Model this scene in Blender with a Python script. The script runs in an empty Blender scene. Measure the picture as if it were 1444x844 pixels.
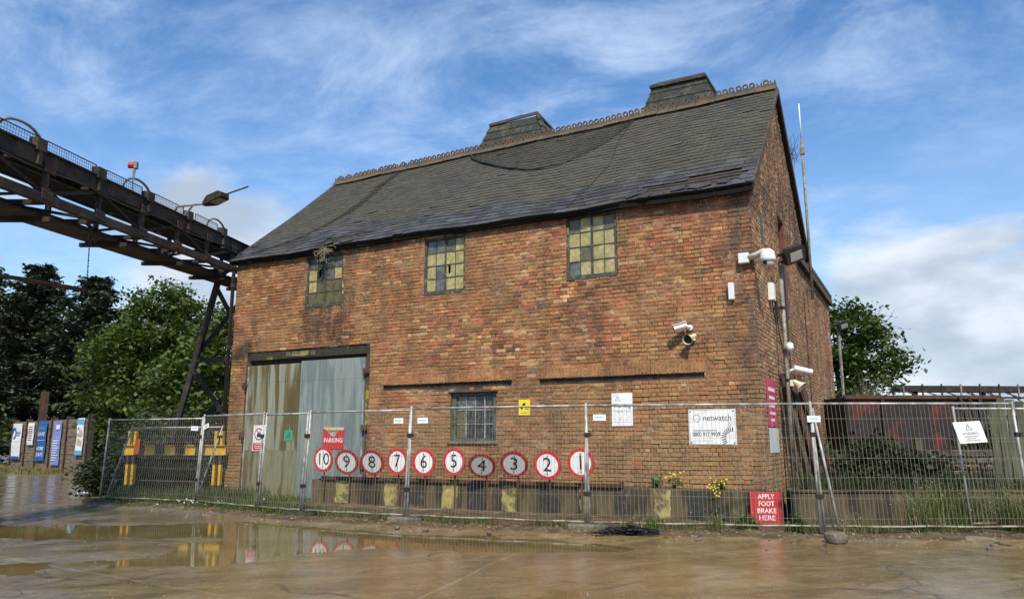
import bpy, bmesh, math, random
import numpy as np
from mathutils import Vector, Matrix, Quaternion

random.seed(7)
RNG = np.random.default_rng(7)
SC = bpy.context.scene
COL = SC.collection
R = math.radians

# ------------------------------------------------------------------ camera
CAM_H = 1.45
FPX, CXP, CYP, HORIZON = 1085.0, 722.0, 422.0, 622.0          # photo pixels (1444 x 844)
PITCH = math.atan((HORIZON - CYP) / FPX)
cam_data = bpy.data.cameras.new("camera")
cam_data.sensor_width = 36.0
cam_data.lens = FPX / 1444.0 * 36.0
cam_data.clip_start = 0.05
cam_data.clip_end = 3000.0
cam = bpy.data.objects.new("camera", cam_data)
cam.location = (0, 0, CAM_H)
cam.rotation_euler = (R(90) + PITCH, 0, 0)
COL.objects.link(cam)
SC.camera = cam

# building frame: local x runs right along the front wall (0 at the right corner), y runs into the building
BO = Vector((4.601, 14.291, 0.0))
BROT = math.atan2(-0.46999, 0.88267)
BX = Vector((math.cos(BROT), math.sin(BROT), 0))
BY = Vector((-math.sin(BROT), math.cos(BROT), 0))



# ------------------------------------------------------------------ light
SUN_EL = R(47)
SUN_AZ = Vector((0.08, -1.0, 0)).normalized()
TO_SUN = Vector((SUN_AZ.x * math.cos(SUN_EL), SUN_AZ.y * math.cos(SUN_EL), math.sin(SUN_EL)))
sun_data = bpy.data.lights.new("sun", 'SUN')
sun_data.energy = 3.4
sun_data.angle = R(2.5)
sun_data.color = (1.0, 0.92, 0.80)
sun = bpy.data.objects.new("sun", sun_data)
sun.rotation_euler = (-TO_SUN).to_track_quat('-Z', 'Y').to_euler()
sun.location = (0, -5, 30)
COL.objects.link(sun)
SC.view_settings.view_transform = 'Standard'
SC.view_settings.look = 'None'
SC.view_settings.gamma = 1.0
SC.view_settings.exposure = 0.57
SC.view_settings.use_curve_mapping = False


class NT:
    """small helper to write node trees"""
    def __init__(self, tree):
        self.t = tree
        tree.nodes.clear()

    def n(self, kind, **kw):
        nd = self.t.nodes.new(kind)
        for k, v in kw.items():
            if k.startswith('i_'):
                nd.inputs[k[2:].replace('_', ' ')].default_value = v
            else:
                setattr(nd, k, v)
        return nd

    def l(self, a, b):
        self.t.links.new(a, b)

    def val(self, nd, i, v):
        if hasattr(v, 'is_linked') or isinstance(v, bpy.types.NodeSocket):
            self.l(v, nd.inputs[i])
        else:
            nd.inputs[i].default_value = v

    def math(self, op, a, b=None, c=None, clamp=False):
        nd = self.n('ShaderNodeMath', operation=op, use_clamp=clamp)
        self.val(nd, 0, a)
        if b is not None:
            self.val(nd, 1, b)
        if c is not None:
            self.val(nd, 2, c)
        return nd.outputs[0]

    def vmath(self, op, a, b=None):
        nd = self.n('ShaderNodeVectorMath', operation=op)
        self.val(nd, 0, a)
        if b is not None:
            self.val(nd, 1, b)
        return nd.outputs['Value'] if op in ('DOT_PRODUCT', 'LENGTH', 'DISTANCE') else nd.outputs[0]

    def noise(self, vec, scale, detail=4.0, rough=0.55, dist=0.0):
        nd = self.n('ShaderNodeTexNoise')
        nd.inputs['Scale'].default_value = scale
        nd.inputs['Detail'].default_value = detail
        nd.inputs['Roughness'].default_value = rough
        nd.inputs['Distortion'].default_value = dist
        if vec is not None:
            self.l(vec, nd.inputs['Vector'])
        return nd.outputs['Fac']

    def ramp(self, fac, a, b, lo=0.0, hi=1.0, smooth=True):
        nd = self.n('ShaderNodeMapRange')
        nd.interpolation_type = 'SMOOTHSTEP' if smooth else 'LINEAR'
        self.val(nd, 0, fac)
        nd.inputs[1].default_value = a
        nd.inputs[2].default_value = b
        nd.inputs[3].default_value = lo
        nd.inputs[4].default_value = hi
        return nd.outputs[0]

    def mix(self, fac, a, b, blend='MIX'):
        nd = self.n('ShaderNodeMix', data_type='RGBA', blend_type=blend)
        self.val(nd, 0, fac)
        for i, v in ((6, a), (7, b)):
            if isinstance(v, bpy.types.NodeSocket):
                self.l(v, nd.inputs[i])
            else:
                nd.inputs[i].default_value = (v[0], v[1], v[2], 1.0)
        return nd.outputs[2]

    def scale(self, vec, s):
        nd = self.n('ShaderNodeVectorMath', operation='MULTIPLY')
        self.l(vec, nd.inputs[0])
        nd.inputs[1].default_value = s
        return nd.outputs[0]


# ------------------------------------------------------------------ sky
world = bpy.data.worlds.new("World")
SC.world = world
world.use_nodes = True
w = NT(world.node_tree)
sky = w.n('ShaderNodeTexSky', sky_type='NISHITA', sun_disc=False)
sky.sun_elevation = SUN_EL
sky.sun_rotation = math.atan2(SUN_AZ.x, SUN_AZ.y)
sky.altitude = 50
sky.air_density = 1.0
sky.dust_density = 0.5
sky.ozone_density = 2.6
tc = w.n('ShaderNodeTexCoord')
dirv = w.vmath('NORMALIZE', tc.outputs['Generated'])
sep = w.n('ShaderNodeSeparateXYZ')
w.l(dirv, sep.inputs[0])
dz = w.math('MAXIMUM', sep.outputs[2], 0.0)
den = w.math('ADD', dz, 0.22)
px = w.math('DIVIDE', sep.outputs[0], den)
py = w.math('DIVIDE', sep.outputs[1], den)
comb = w.n('ShaderNodeCombineXYZ')
w.l(px, comb.inputs[0]); w.l(py, comb.inputs[1])
cloudp = comb.outputs[0]
# thin high streaks, drawn out along one wind direction
rot = w.n('ShaderNodeVectorRotate', rotation_type='Z_AXIS')
rot.inputs['Angle'].default_value = R(24)
w.l(cloudp, rot.inputs['Vector'])
streak = w.scale(rot.outputs[0], (1.0, 1.45, 1.0))
n1 = w.noise(streak, 2.3, 10.0, 0.66, 0.35)
n2 = w.noise(cloudp, 0.95, 5.0, 0.55, 0.2)
veil = w.math('MULTIPLY', w.ramp(n1, 0.36, 0.74), w.ramp(n2, 0.34, 0.62, 0.20, 0.92))
veil = w.math('MULTIPLY', veil, 0.72)
# a low, soft bank of heaped cloud all round the horizon
n3 = w.noise(w.scale(dirv, (1.0, 1.0, 2.2)), 3.6, 8.0, 0.56, 0.25)
low = w.ramp(sep.outputs[2], 0.06, 0.36, 0.16, -0.20)
bias = None
for (u_, v_, wd, am) in ((1420, 415, 0.967, 0.12), (1440, 520, 0.985, 0.12), (90, 335, 0.965, 0.17), (330, 345, 0.985, 0.17)):   # heaps seen in the picture
    x_, z_, y_ = u_ - CXP, -(v_ - CYP), FPX
    dv = Vector((x_, y_ * math.cos(PITCH) - z_ * math.sin(PITCH), y_ * math.sin(PITCH) + z_ * math.cos(PITCH))).normalized()
    one = w.ramp(w.vmath('DOT_PRODUCT', dirv, tuple(dv)), wd, 1.0, 0.0, am)
    bias = one if bias is None else w.math('ADD', bias, one)
heap = w.ramp(w.math('ADD', w.math('ADD', n3, low), bias), 0.57, 0.72)
n4 = w.noise(w.scale(dirv, (1.0, 1.0, 2.4)), 5.0, 5.0, 0.5, 0.0)
heapcol = w.mix(w.ramp(n4, 0.36, 0.62), (3.7, 4.2, 4.9), (6.8, 7.2, 7.6))
skyblue = w.mix(1.0, sky.outputs[0], (0.70, 1.04, 1.30), 'MULTIPLY')
c1 = w.mix(veil, skyblue, (6.6, 7.9, 9.5))
haze_f = w.ramp(sep.outputs[2], 0.0, 0.5, 0.38, 0.0)
c1 = w.mix(haze_f, c1, (5.4, 6.9, 8.6))
c2 = w.mix(w.math('MULTIPLY', heap, 0.85), c1, heapcol)
bg = w.n('ShaderNodeBackground')
bg.inputs['Strength'].default_value = 0.092
w.l(c2, bg.inputs[0])
out = w.n('ShaderNodeOutputWorld')
w.l(bg.outputs[0], out.inputs[0])


# ------------------------------------------------------------------ pixel helpers (photo pixel -> direction)
def ray(u, v):
    x, z, y = u - CXP, -(v - CYP), FPX
    return Vector((x, y * math.cos(PITCH) - z * math.sin(PITCH), y * math.sin(PITCH) + z * math.cos(PITCH)))


def on_plane(u, v, p0, n):
    r = ray(u, v)
    c = Vector((0, 0, CAM_H))
    return c + r * ((Vector(p0) - c).dot(Vector(n)) / r.dot(Vector(n)))


def on_ground(u, v, z=0.0):
    return on_plane(u, v, (0, 0, z), (0, 0, 1))


def B(x, y, z):
    return BO + BX * x + BY * y + Vector((0, 0, z))


# ------------------------------------------------------------------ objects
def tag(o, label=None, cat=None, group=None, kind=None):
    for k, v in (('label', label), ('category', cat), ('group', group), ('kind', kind)):
        if v:
            o[k] = v
    return o


def empty(name, loc, rz=0.0, label=None, cat=None, group=None):
    o = bpy.data.objects.new(name, None)
    o.empty_display_size = 0.2
    o.location = loc
    o.rotation_euler = (0, 0, rz)
    COL.objects.link(o)
    return tag(o, label, cat, group)


def link(name, me, parent=None, mat=None, loc=None):
    o = bpy.data.objects.new(name, me)
    if mat is not None and not me.materials:
        me.materials.append(mat)
    if parent is not None:
        o.parent = parent
    if loc is not None:
        o.location = loc
    COL.objects.link(o)
    return o


class MB:
    """collects polygons, with an optional colour per face"""
    def __init__(self):
        self.v, self.f, self.c = [], [], []

    def add(self, vs, fs, col=None):
        b = len(self.v)
        self.v.extend([tuple(p) for p in vs])
        for f in fs:
            self.f.append([i + b for i in f])
            self.c.append(col)
        return self

    def box(self, x0, x1, y0, y1, z0, z1, col=None):
        vs = [(x0, y0, z0), (x1, y0, z0), (x1, y1, z0), (x0, y1, z0), (x0, y0, z1), (x1, y0, z1), (x1, y1, z1), (x0, y1, z1)]
        return self.add(vs, [(0, 3, 2, 1), (4, 5, 6, 7), (0, 1, 5, 4), (1, 2, 6, 5), (2, 3, 7, 6), (3, 0, 4, 7)], col)

    def cbox(self, x0, x1, y0, y1, z0, z1, c=0.01, col=None):
        """box with chamfered vertical and horizontal edges (octagon profile in two directions)"""
        bm = bmesh.new()
        bmesh.ops.create_cube(bm, size=1.0)
        for vv in bm.verts:
            vv.co = Vector(((x0 + x1) / 2 + vv.co.x * (x1 - x0), (y0 + y1) / 2 + vv.co.y * (y1 - y0), (z0 + z1) / 2 + vv.co.z * (z1 - z0)))
        bmesh.ops.bevel(bm, geom=bm.edges[:], offset=c, segments=1, affect='EDGES')
        bm.verts.index_update()
        self.add([vv.co[:] for vv in bm.verts], [[q.index for q in f.verts] for f in bm.faces], col)
        bm.free()
        return self

    def bar(self, p, q, w, h, up=(0, 0, 1), col=None):
        p, q = Vector(p), Vector(q)
        d = (q - p).normalized()
        u = Vector(up)
        s = d.cross(u)
        if s.length < 1e-4:
            s = d.cross(Vector((1, 0, 0)))
        s.normalize()
        u = s.cross(d).normalized()
        a, b = s * (w / 2), u * (h / 2)
        vs = [p - a - b, p + a - b, p + a + b, p - a + b, q - a - b, q + a - b, q + a + b, q - a + b]
        return self.add(vs, [(0, 1, 2, 3), (7, 6, 5, 4), (0, 4, 5, 1), (1, 5, 6, 2), (2, 6, 7, 3), (3, 7, 4, 0)], col)

    def tube(self, pts, r, n=8, col=None, caps=True):
        pts = [Vector(p) for p in pts]
        rs = r if isinstance(r, (list, tuple)) else [r] * len(pts)
        rings = []
        for i, p in enumerate(pts):
            d = (pts[min(i + 1, len(pts) - 1)] - pts[max(i - 1, 0)]).normalized()
            a = d.cross(Vector((0, 0, 1)))
            if a.length < 0.02:
                a = d.cross(Vector((1, 0, 0)))
            a.normalize()
            b = a.cross(d)
            rings.append([p + (a * math.cos(2 * math.pi * k / n) + b * math.sin(2 * math.pi * k / n)) * rs[i] for k in range(n)])
        vs = [q for rg in rings for q in rg]
        fs = []
        for i in range(len(pts) - 1):
            for k in range(n):
                fs.append((i * n + k, i * n + (k + 1) % n, (i + 1) * n + (k + 1) % n, (i + 1) * n + k))
        if caps:
            fs.append(tuple(range(n - 1, -1, -1)))
            fs.append(tuple((len(pts) - 1) * n + k for k in range(n)))
        return self.add(vs, fs, col)

    def disc(self, cx, cz, y0, y1, r, n=32, col=None):
        """short cylinder with its axis along y"""
        vs = [(cx + r * math.cos(2 * math.pi * k / n), y0, cz + r * math.sin(2 * math.pi * k / n)) for k in range(n)]
        vs += [(x, y1, z) for x, _, z in vs]
        fs = [tuple(range(n)), tuple(range(2 * n - 1, n - 1, -1))]
        fs += [(k, n + k, n + (k + 1) % n, (k + 1) % n) for k in range(n)]
        return self.add(vs, fs, col)

    def ring(self, cx, cz, y0, y1, r0, r1, n=32, a0=0.0, a1=360.0, col=None):
        full = abs(a1 - a0 - 360) < 1e-6
        m = n if full else n + 1
        vs = []
        for k in range(m):
            a = R(a0 + (a1 - a0) * k / n)
            c, s = math.cos(a), math.sin(a)
            vs += [(cx + r0 * c, y0, cz + r0 * s), (cx + r1 * c, y0, cz + r1 * s), (cx + r1 * c, y1, cz + r1 * s), (cx + r0 * c, y1, cz + r0 * s)]
        fs = []
        for k in range(n):
            a, b = 4 * k, 4 * ((k + 1) % m)
            for i in range(4):
                j = (i + 1) % 4
                fs.append((a + i, a + j, b + j, b + i))
        return self.add(vs, fs, col)

    def prism(self, poly, y0, y1, col=None):
        """polygon of (x, z) pushed from y0 to y1"""
        n = len(poly)
        vs = [(x, y0, z) for x, z in poly] + [(x, y1, z) for x, z in poly]
        fs = [tuple(range(n)), tuple(range(2 * n - 1, n - 1, -1))] + [(k, n + k, n + (k + 1) % n, (k + 1) % n) for k in range(n)]
        return self.add(vs, fs, col)

    def mesh(self, name):
        me = bpy.data.meshes.new(name)
        me.from_pydata(self.v, [], self.f)
        if any(c is not None for c in self.c):
            at = me.attributes.new('Col', 'FLOAT_COLOR', 'FACE')
            buf = np.ones((len(self.f), 4), dtype=np.float32)
            for i, c in enumerate(self.c):
                if c is not None:
                    buf[i, :3] = c
            at.data.foreach_set('color', buf.ravel())
        me.validate()
        me.update()
        return me

    def obj(self, name, mat, parent=None, smooth=False, loc=None):
        me = self.mesh(name)
        if smooth:
            me.polygons.foreach_set('use_smooth', [True] * len(me.polygons))
        return link(name, me, parent, mat, loc)


def quads_mesh(name, verts, cols, mat, smooth=False):
    """verts (N,4,3), cols (N,3): many loose quads, fast"""
    n = len(verts)
    me = bpy.data.meshes.new(name)
    me.vertices.add(4 * n)
    me.vertices.foreach_set('co', verts.reshape(-1).astype(np.float32))
    me.loops.add(4 * n)
    me.loops.foreach_set('vertex_index', np.arange(4 * n, dtype=np.int32))
    me.polygons.add(n)
    me.polygons.foreach_set('loop_start', np.arange(0, 4 * n, 4, dtype=np.int32))
    at = me.attributes.new('Col', 'FLOAT_COLOR', 'FACE')
    buf = np.ones((n, 4), dtype=np.float32)
    buf[:, :3] = cols
    at.data.foreach_set('color', buf.ravel())
    me.update(calc_edges=True)
    me.materials.append(mat)
    return me


# smooth value noise for geometry
_perm = np.random.default_rng(3).random((256, 256))


def vn(x, y):
    x, y = np.asarray(x, float), np.asarray(y, float)
    xi, yi = np.floor(x).astype(int), np.floor(y).astype(int)
    fx, fy = x - xi, y - yi
    fx, fy = fx * fx * (3 - 2 * fx), fy * fy * (3 - 2 * fy)
    g = lambda a, b: _perm[a % 256, b % 256]
    return (g(xi, yi) * (1 - fx) + g(xi + 1, yi) * fx) * (1 - fy) + (g(xi, yi + 1) * (1 - fx) + g(xi + 1, yi + 1) * fx) * fy


def fbm(x, y, o=4):
    s, a, t = 0.0, 1.0, 0.0
    for k in range(o):
        s = s + a * (vn(x * 2 ** k + 17 * k, y * 2 ** k + 31 * k) - 0.5)
        t += a
        a *= 0.5
    return s / t * 2


# ------------------------------------------------------------------ materials
MATS = {}


def pmat(name, base, rough=0.7, metal=0.0, col2=None, mixscale=3.0, mixr=(0.4, 0.62), var=0.25, vscale=9.0,
         bump=0.15, bscale=35.0, attr=False, spec=0.5, streak=None, alpha=None, rvar=0.12, coords='Object'):
    """painted / weathered surface: two colours mixed by noise, fine value variation and relief"""
    m = bpy.data.materials.new(name)
    m.use_nodes = True
    t = NT(m.node_tree)
    if coords == 'World':
        vec = t.n('ShaderNodeNewGeometry').outputs['Position']
    else:
        vec = t.n('ShaderNodeTexCoord').outputs['Object']
    svec = t.scale(vec, streak) if streak else vec
    if attr:
        a = t.n('ShaderNodeAttribute', attribute_name='Col')
        c = t.mix(1.0, a.outputs['Color'], base, 'MULTIPLY') if base is not None else a.outputs['Color']
    else:
        rgb = t.n('ShaderNodeRGB')
        rgb.outputs[0].default_value = (*base, 1)
        c = rgb.outputs[0]
    if col2 is not None:
        c = t.mix(t.ramp(t.noise(svec, mixscale, 6.0, 0.62, 0.4), *mixr), c, col2)
    nv = t.noise(svec, vscale, 5.0, 0.6)
    k = t.ramp(nv, 0.25, 0.75, 1 - var, 1 + var, smooth=False)
    kk = t.n('ShaderNodeCombineColor')
    for i in range(3):
        t.l(k, kk.inputs[i])
    c = t.mix(1.0, c, kk.outputs[0], 'MULTIPLY')
    p = t.n('ShaderNodeBsdfPrincipled')
    t.l(c, p.inputs['Base Color'])
    p.inputs['Metallic'].default_value = metal
    p.inputs['Specular IOR Level'].default_value = spec
    t.l(t.ramp(nv, 0.3, 0.7, min(1, rough + rvar), max(0.03, rough - rvar), smooth=False), p.inputs['Roughness'])
    if bump > 0:
        b = t.n('ShaderNodeBump')
        b.inputs['Strength'].default_value = bump
        b.inputs['Distance'].default_value = 0.02
        t.l(t.noise(vec, bscale, 4.0, 0.6), b.inputs['Height'])
        t.l(b.outputs[0], p.inputs['Normal'])
    o = t.n('ShaderNodeOutputMaterial')
    t.l(p.outputs[0], o.inputs[0])
    MATS[name] = m
    return m


def brick_material(name, front=True):
    m = bpy.data.materials.new(name)
    m.use_nodes = True
    t = NT(m.node_tree)
    pos = t.n('ShaderNodeNewGeometry').outputs['Position']
    a = t.n('ShaderNodeAttribute', attribute_name='Col').outputs['Color']
    # sooty, algae-brown and pale limy patches with shapes of their own
    soot = t.ramp(t.noise(pos, 0.75, 8.0, 0.66, 0.6), 0.46, 0.70, 0.0, 0.72)
    tint = t.ramp(t.noise(t.vmath('ADD', pos, (13, 7, 3)), 0.45, 5.0, 0.6, 0.6), 0.36, 0.60, 0.0, 0.55)
    red = t.ramp(t.noise(t.vmath('ADD', pos, (3, 31, 8)), 0.9, 6.0, 0.65, 0.8), 0.48, 0.66, 0.0, 0.45)
    blot = t.ramp(t.noise(t.vmath('ADD', pos, (5, 2, 9)), 2.2, 6.0, 0.7, 0.5), 0.30, 0.70, 0.70, 1.30, smooth=False)
    run = t.ramp(t.noise(t.scale(pos, (1.6, 1.6, 0.22)), 1.1, 6.0, 0.6, 0.2), 0.54, 0.72, 0.0, 0.6)
    lime = t.ramp(t.noise(pos, 5.5, 6.0, 0.7), 0.62, 0.74, 0.0, 0.42)
    fine = t.ramp(t.noise(pos, 30.0, 5.0, 0.65), 0.25, 0.75, 0.70, 1.48, smooth=False)
    c = t.mix(tint, a, (0.300, 0.168, 0.070))
    c = t.mix(red, c, (0.300, 0.098, 0.052))
    c = t.mix(soot, c, (0.085, 0.052, 0.03))
    # damp streaks below the broken eave over the first window, sooty brick by the corner, darker ragged band under the eave
    rel = t.vmath('SUBTRACT', pos, tuple(BO))
    lx = t.vmath('DOT_PRODUCT', rel, tuple(BX))
    sz = t.n('ShaderNodeSeparateXYZ'); t.l(pos, sz.inputs[0])
    ragged = t.noise(t.scale(pos, (3.0, 3.0, 0.8)), 1.6, 5.0, 0.65)
    box = t.math('MULTIPLY', t.ramp(t.math('ABSOLUTE', t.math('ADD', lx, 10.5)), 0.55, 1.15, 1.0, 0.0), t.math('MULTIPLY', t.ramp(sz.outputs[2], 3.3, 4.2), t.ramp(sz.outputs[2], 4.9, 6.6, 1.0, 0.25)))
    c = t.mix(t.math('MULTIPLY', box, t.ramp(ragged, 0.36, 0.62, 0.0, 0.8)), c, (0.065, 0.038, 0.024))
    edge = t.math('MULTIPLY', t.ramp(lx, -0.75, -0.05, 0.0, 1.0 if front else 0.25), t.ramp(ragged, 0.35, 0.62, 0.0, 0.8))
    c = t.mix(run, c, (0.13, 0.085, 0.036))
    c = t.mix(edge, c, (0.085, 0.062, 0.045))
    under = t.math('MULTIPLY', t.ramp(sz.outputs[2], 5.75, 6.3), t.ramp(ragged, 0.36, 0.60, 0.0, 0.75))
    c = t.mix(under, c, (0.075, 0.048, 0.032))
    splash = t.math('MULTIPLY', t.ramp(sz.outputs[2], 3.4, 0.9), t.ramp(t.noise(t.vmath('ADD', pos, (1, 17, 4)), 0.8, 7.0, 0.66, 0.5), 0.34, 0.58, 0.0, 0.65))
    c = t.mix(splash, c, (0.225, 0.145, 0.064))
    c = t.mix(lime, c, (0.43, 0.29, 0.16))
    kb = t.n('ShaderNodeCombineColor')
    for i in range(3):
        t.l(blot, kb.inputs[i])
    c = t.mix(1.0, c, kb.outputs[0], 'MULTIPLY')
    kk = t.n('ShaderNodeCombineColor')
    for i in range(3):
        t.l(fine, kk.inputs[i])
    c = t.mix(1.0, c, kk.outputs[0], 'MULTIPLY')
    p = t.n('ShaderNodeBsdfPrincipled')
    t.l(c, p.inputs['Base Color'])
    p.inputs['Roughness'].default_value = 0.86
    p.inputs['Specular IOR Level'].default_value = 0.3
    b = t.n('ShaderNodeBump')
    b.inputs['Strength'].default_value = 0.7
    b.inputs['Distance'].default_value = 0.012
    t.l(t.noise(pos, 38.0, 6.0, 0.7), b.inputs['Height'])
    t.l(b.outputs[0], p.inputs['Normal'])
    o = t.n('ShaderNodeOutputMaterial')
    t.l(p.outputs[0], o.inputs[0])
    return m


def slate_material():
    m = bpy.data.materials.new('slate')
    m.use_nodes = True
    t = NT(m.node_tree)
    pos = t.n('ShaderNodeNewGeometry').outputs['Position']
    a = t.n('ShaderNodeAttribute', attribute_name='Col').outputs['Color']
    s = t.n('ShaderNodeSeparateXYZ')
    t.l(pos, s.inputs[0])
    patch = t.noise(pos, 0.9, 7.0, 0.66, 0.6)
    hgt = t.ramp(s.outputs[2], 6.4, 7.6, -0.20, 0.12)      # lichen grows on the upper, drier courses
    lich = t.ramp(t.math('ADD', patch, hgt), 0.34, 0.62, 0.0, 0.85)
    spots = t.ramp(t.noise(pos, 13.0, 5.0, 0.7), 0.63, 0.72, 0.0, 0.5)
    c = t.mix(lich, a, (0.068, 0.061, 0.040))
    c = t.mix(spots, c, (0.17, 0.16, 0.12))
    fine = t.math('MULTIPLY', t.ramp(t.noise(pos, 24.0, 5.0, 0.65), 0.25, 0.75, 0.7, 1.3, smooth=False), t.ramp(t.noise(pos, 2.2, 6.0, 0.7, 0.4), 0.3, 0.7, 0.72, 1.28, smooth=False))
    kk = t.n('ShaderNodeCombineColor')
    for i in range(3):
        t.l(fine, kk.inputs[i])
    c = t.mix(1.0, c, kk.outputs[0], 'MULTIPLY')
    p = t.n('ShaderNodeBsdfPrincipled')
    t.l(c, p.inputs['Base Color'])
    t.l(t.ramp(lich, 0.0, 0.8, 0.58, 0.88, smooth=False), p.inputs['Roughness'])
    p.inputs['Specular IOR Level'].default_value = 0.4
    b = t.n('ShaderNodeBump')
    b.inputs['Strength'].default_value = 0.5
    b.inputs['Distance'].default_value = 0.008
    t.l(t.noise(pos, 26.0, 5.0, 0.65), b.inputs['Height'])
    t.l(b.outputs[0], p.inputs['Normal'])
    o = t.n('ShaderNodeOutputMaterial')
    t.l(p.outputs[0], o.inputs[0])
    return m


def leaf_material(name, trans=0.3, rough=0.5):
    m = bpy.data.materials.new(name)
    m.use_nodes = True
    t = NT(m.node_tree)
    a = t.n('ShaderNodeAttribute', attribute_name='Col').outputs['Color']
    p = t.n('ShaderNodeBsdfPrincipled')
    t.l(a, p.inputs['Base Color'])
    p.inputs['Roughness'].default_value = rough
    p.inputs['Specular IOR Level'].default_value = 0.35
    tr = t.n('ShaderNodeBsdfTranslucent')
    t.l(t.mix(1.0, a, (1.3, 1.5, 0.5), 'MULTIPLY'), tr.inputs[0])
    mx = t.n('ShaderNodeMixShader')
    mx.inputs[0].default_value = trans
    t.l(p.outputs[0], mx.inputs[1]); t.l(tr.outputs[0], mx.inputs[2])
    o = t.n('ShaderNodeOutputMaterial')
    t.l(mx.outputs[0], o.inputs[0])
    return m


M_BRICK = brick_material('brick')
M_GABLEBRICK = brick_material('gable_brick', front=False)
M_MORTAR = pmat('mortar', (0.40, 0.31, 0.22), 0.95, col2=(0.085, 0.056, 0.034), mixscale=1.7, mixr=(0.40, 0.54), var=0.4, vscale=20, bump=0.5, bscale=60, coords='World')
M_SLATE = slate_material()
M_LEAF = leaf_material('leaf')
M_CONIFER = leaf_material('conifer_leaf', 0.12, 0.6)
M_GRASS = leaf_material('grass_blade', 0.3, 0.55)
M_BARK = pmat('bark', (0.07, 0.055, 0.04), 0.95, bump=0.6, bscale=14)
M_DARKWOOD = pmat('dark_timber', (0.045, 0.035, 0.026), 0.85, col2=(0.11, 0.08, 0.05), mixscale=4, streak=(1, 1, 6), bump=0.4, bscale=30)
M_FRAME = pmat('window_frame_paint', (0.05, 0.055, 0.045), 0.8, col2=(0.16, 0.16, 0.13), mixscale=9, mixr=(0.52, 0.66), bump=0.4)
M_STEELDARK = pmat('sooty_steel', (0.018, 0.016, 0.014), 0.8, metal=0.1, col2=(0.055, 0.034, 0.022), mixscale=2.5, mixr=(0.45, 0.7), bump=0.25)
M_RUSTBROWN = pmat('rusty_steel', (0.10, 0.045, 0.025), 0.85, metal=0.1, col2=(0.05, 0.03, 0.022), mixscale=3.0, bump=0.35)
M_WEATHERBEAM = pmat('weathered_beam', (0.062, 0.044, 0.030), 0.88, col2=(0.022, 0.018, 0.015), mixscale=2.0, bump=0.4)
M_GALV = pmat('galvanised_tube', (0.42, 0.43, 0.41), 0.5, metal=0.2, col2=(0.22, 0.205, 0.165), mixscale=4, bump=0.05)
M_DIRTYTUBE = pmat('mud_splashed_tube', (0.30, 0.28, 0.22), 0.6, metal=0.1, col2=(0.16, 0.12, 0.07), mixscale=5, bump=0.1)
M_WIRE = pmat('fence_wire', (0.24, 0.22, 0.17), 0.6, metal=0.2, bump=0.0)
M_WHITE = pmat('white_panel', (0.78, 0.78, 0.75), 0.42, var=0.10, col2=(0.50, 0.46, 0.37), mixscale=5, mixr=(0.52, 0.74), bump=0.02)
M_SHADEDWORNWHITE = pmat('shaded_worn_white', (0.60, 0.60, 0.57), 0.45, var=0.06, col2=(0.42, 0.41, 0.36), mixscale=4, mixr=(0.55, 0.75), bump=0.02)  # worn white board; also the painted shade on tilted number signs
M_BLACK = pmat('black_print', (0.012, 0.012, 0.014), 0.5, var=0.05, bump=0.0)
M_GREYPRINT = pmat('grey_print', (0.22, 0.23, 0.26), 0.5, var=0.05, bump=0.0)
M_RED = pmat('red_sign', (0.52, 0.026, 0.030), 0.45, var=0.2, col2=(0.34, 0.06, 0.045), mixscale=6, mixr=(0.5, 0.72), bump=0.03)
M_DULLRED = pmat('dull_red_rim', (0.30, 0.022, 0.028), 0.5, var=0.2, bump=0.03)  # on tilted number signs this carries painted shade
M_MAGENTA = pmat('faded_red_sign', (0.50, 0.035, 0.085), 0.5, var=0.15, col2=(0.6, 0.2, 0.25), mixscale=2.2, mixr=(0.55, 0.7), bump=0.03)
M_YELLOWSIGN = pmat('yellow_sign', (0.78, 0.62, 0.02), 0.45, var=0.08, bump=0.02)
M_YELLOWPAINT = pmat('worn_yellow_paint', (0.36, 0.30, 0.09), 0.85, col2=(0.12, 0.092, 0.045), mixscale=4, mixr=(0.40, 0.62), var=0.3, bump=0.3, coords='World')
M_BLACKPAINT = pmat('worn_black_paint', (0.032, 0.028, 0.024), 0.75, col2=(0.10, 0.075, 0.045), mixscale=5, mixr=(0.52, 0.66), var=0.3, bump=0.3, coords='World')
M_BARRIERYELLOW = pmat('barrier_yellow', (0.50, 0.30, 0.02), 0.5, col2=(0.30, 0.17, 0.03), mixscale=6, mixr=(0.58, 0.7), bump=0.08)
M_CONCRETE = pmat('stained_concrete', (0.105, 0.078, 0.038), 0.85, col2=(0.030, 0.024, 0.015), mixscale=1.6, mixr=(0.42, 0.62), streak=(1.6, 1.6, 0.35), var=0.35, vscale=8, bump=0.5, bscale=45, coords='World')
M_FOOTING = pmat('pale_concrete', (0.19, 0.15, 0.10), 0.9, col2=(0.12, 0.095, 0.06), mixscale=3, var=0.3, bump=0.5, bscale=50, coords='World')
M_RUBBER = pmat('black_rubber', (0.022, 0.021, 0.02), 0.85, col2=(0.06, 0.05, 0.035), mixscale=8, bump=0.3)
M_STONE = pmat('stone', (0.17, 0.14, 0.10), 0.92, col2=(0.09, 0.075, 0.05), mixscale=6, bump=0.6, bscale=25)
M_CAMWHITE = pmat('camera_white', (0.70, 0.70, 0.67), 0.4, var=0.08, bump=0.0)
M_CREAM = pmat('cream_plastic', (0.58, 0.53, 0.40), 0.45, var=0.1, bump=0.0)
M_LENS = pmat('dark_lens', (0.012, 0.012, 0.014), 0.12, var=0.0, bump=0.0)
M_LAMPGLASS = pmat('lamp_glass', (0.30, 0.29, 0.25), 0.2, var=0.1, bump=0.0)
M_BEACON = pmat('red_beacon', (0.42, 0.03, 0.025), 0.35, var=0.15, bump=0.0)
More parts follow.
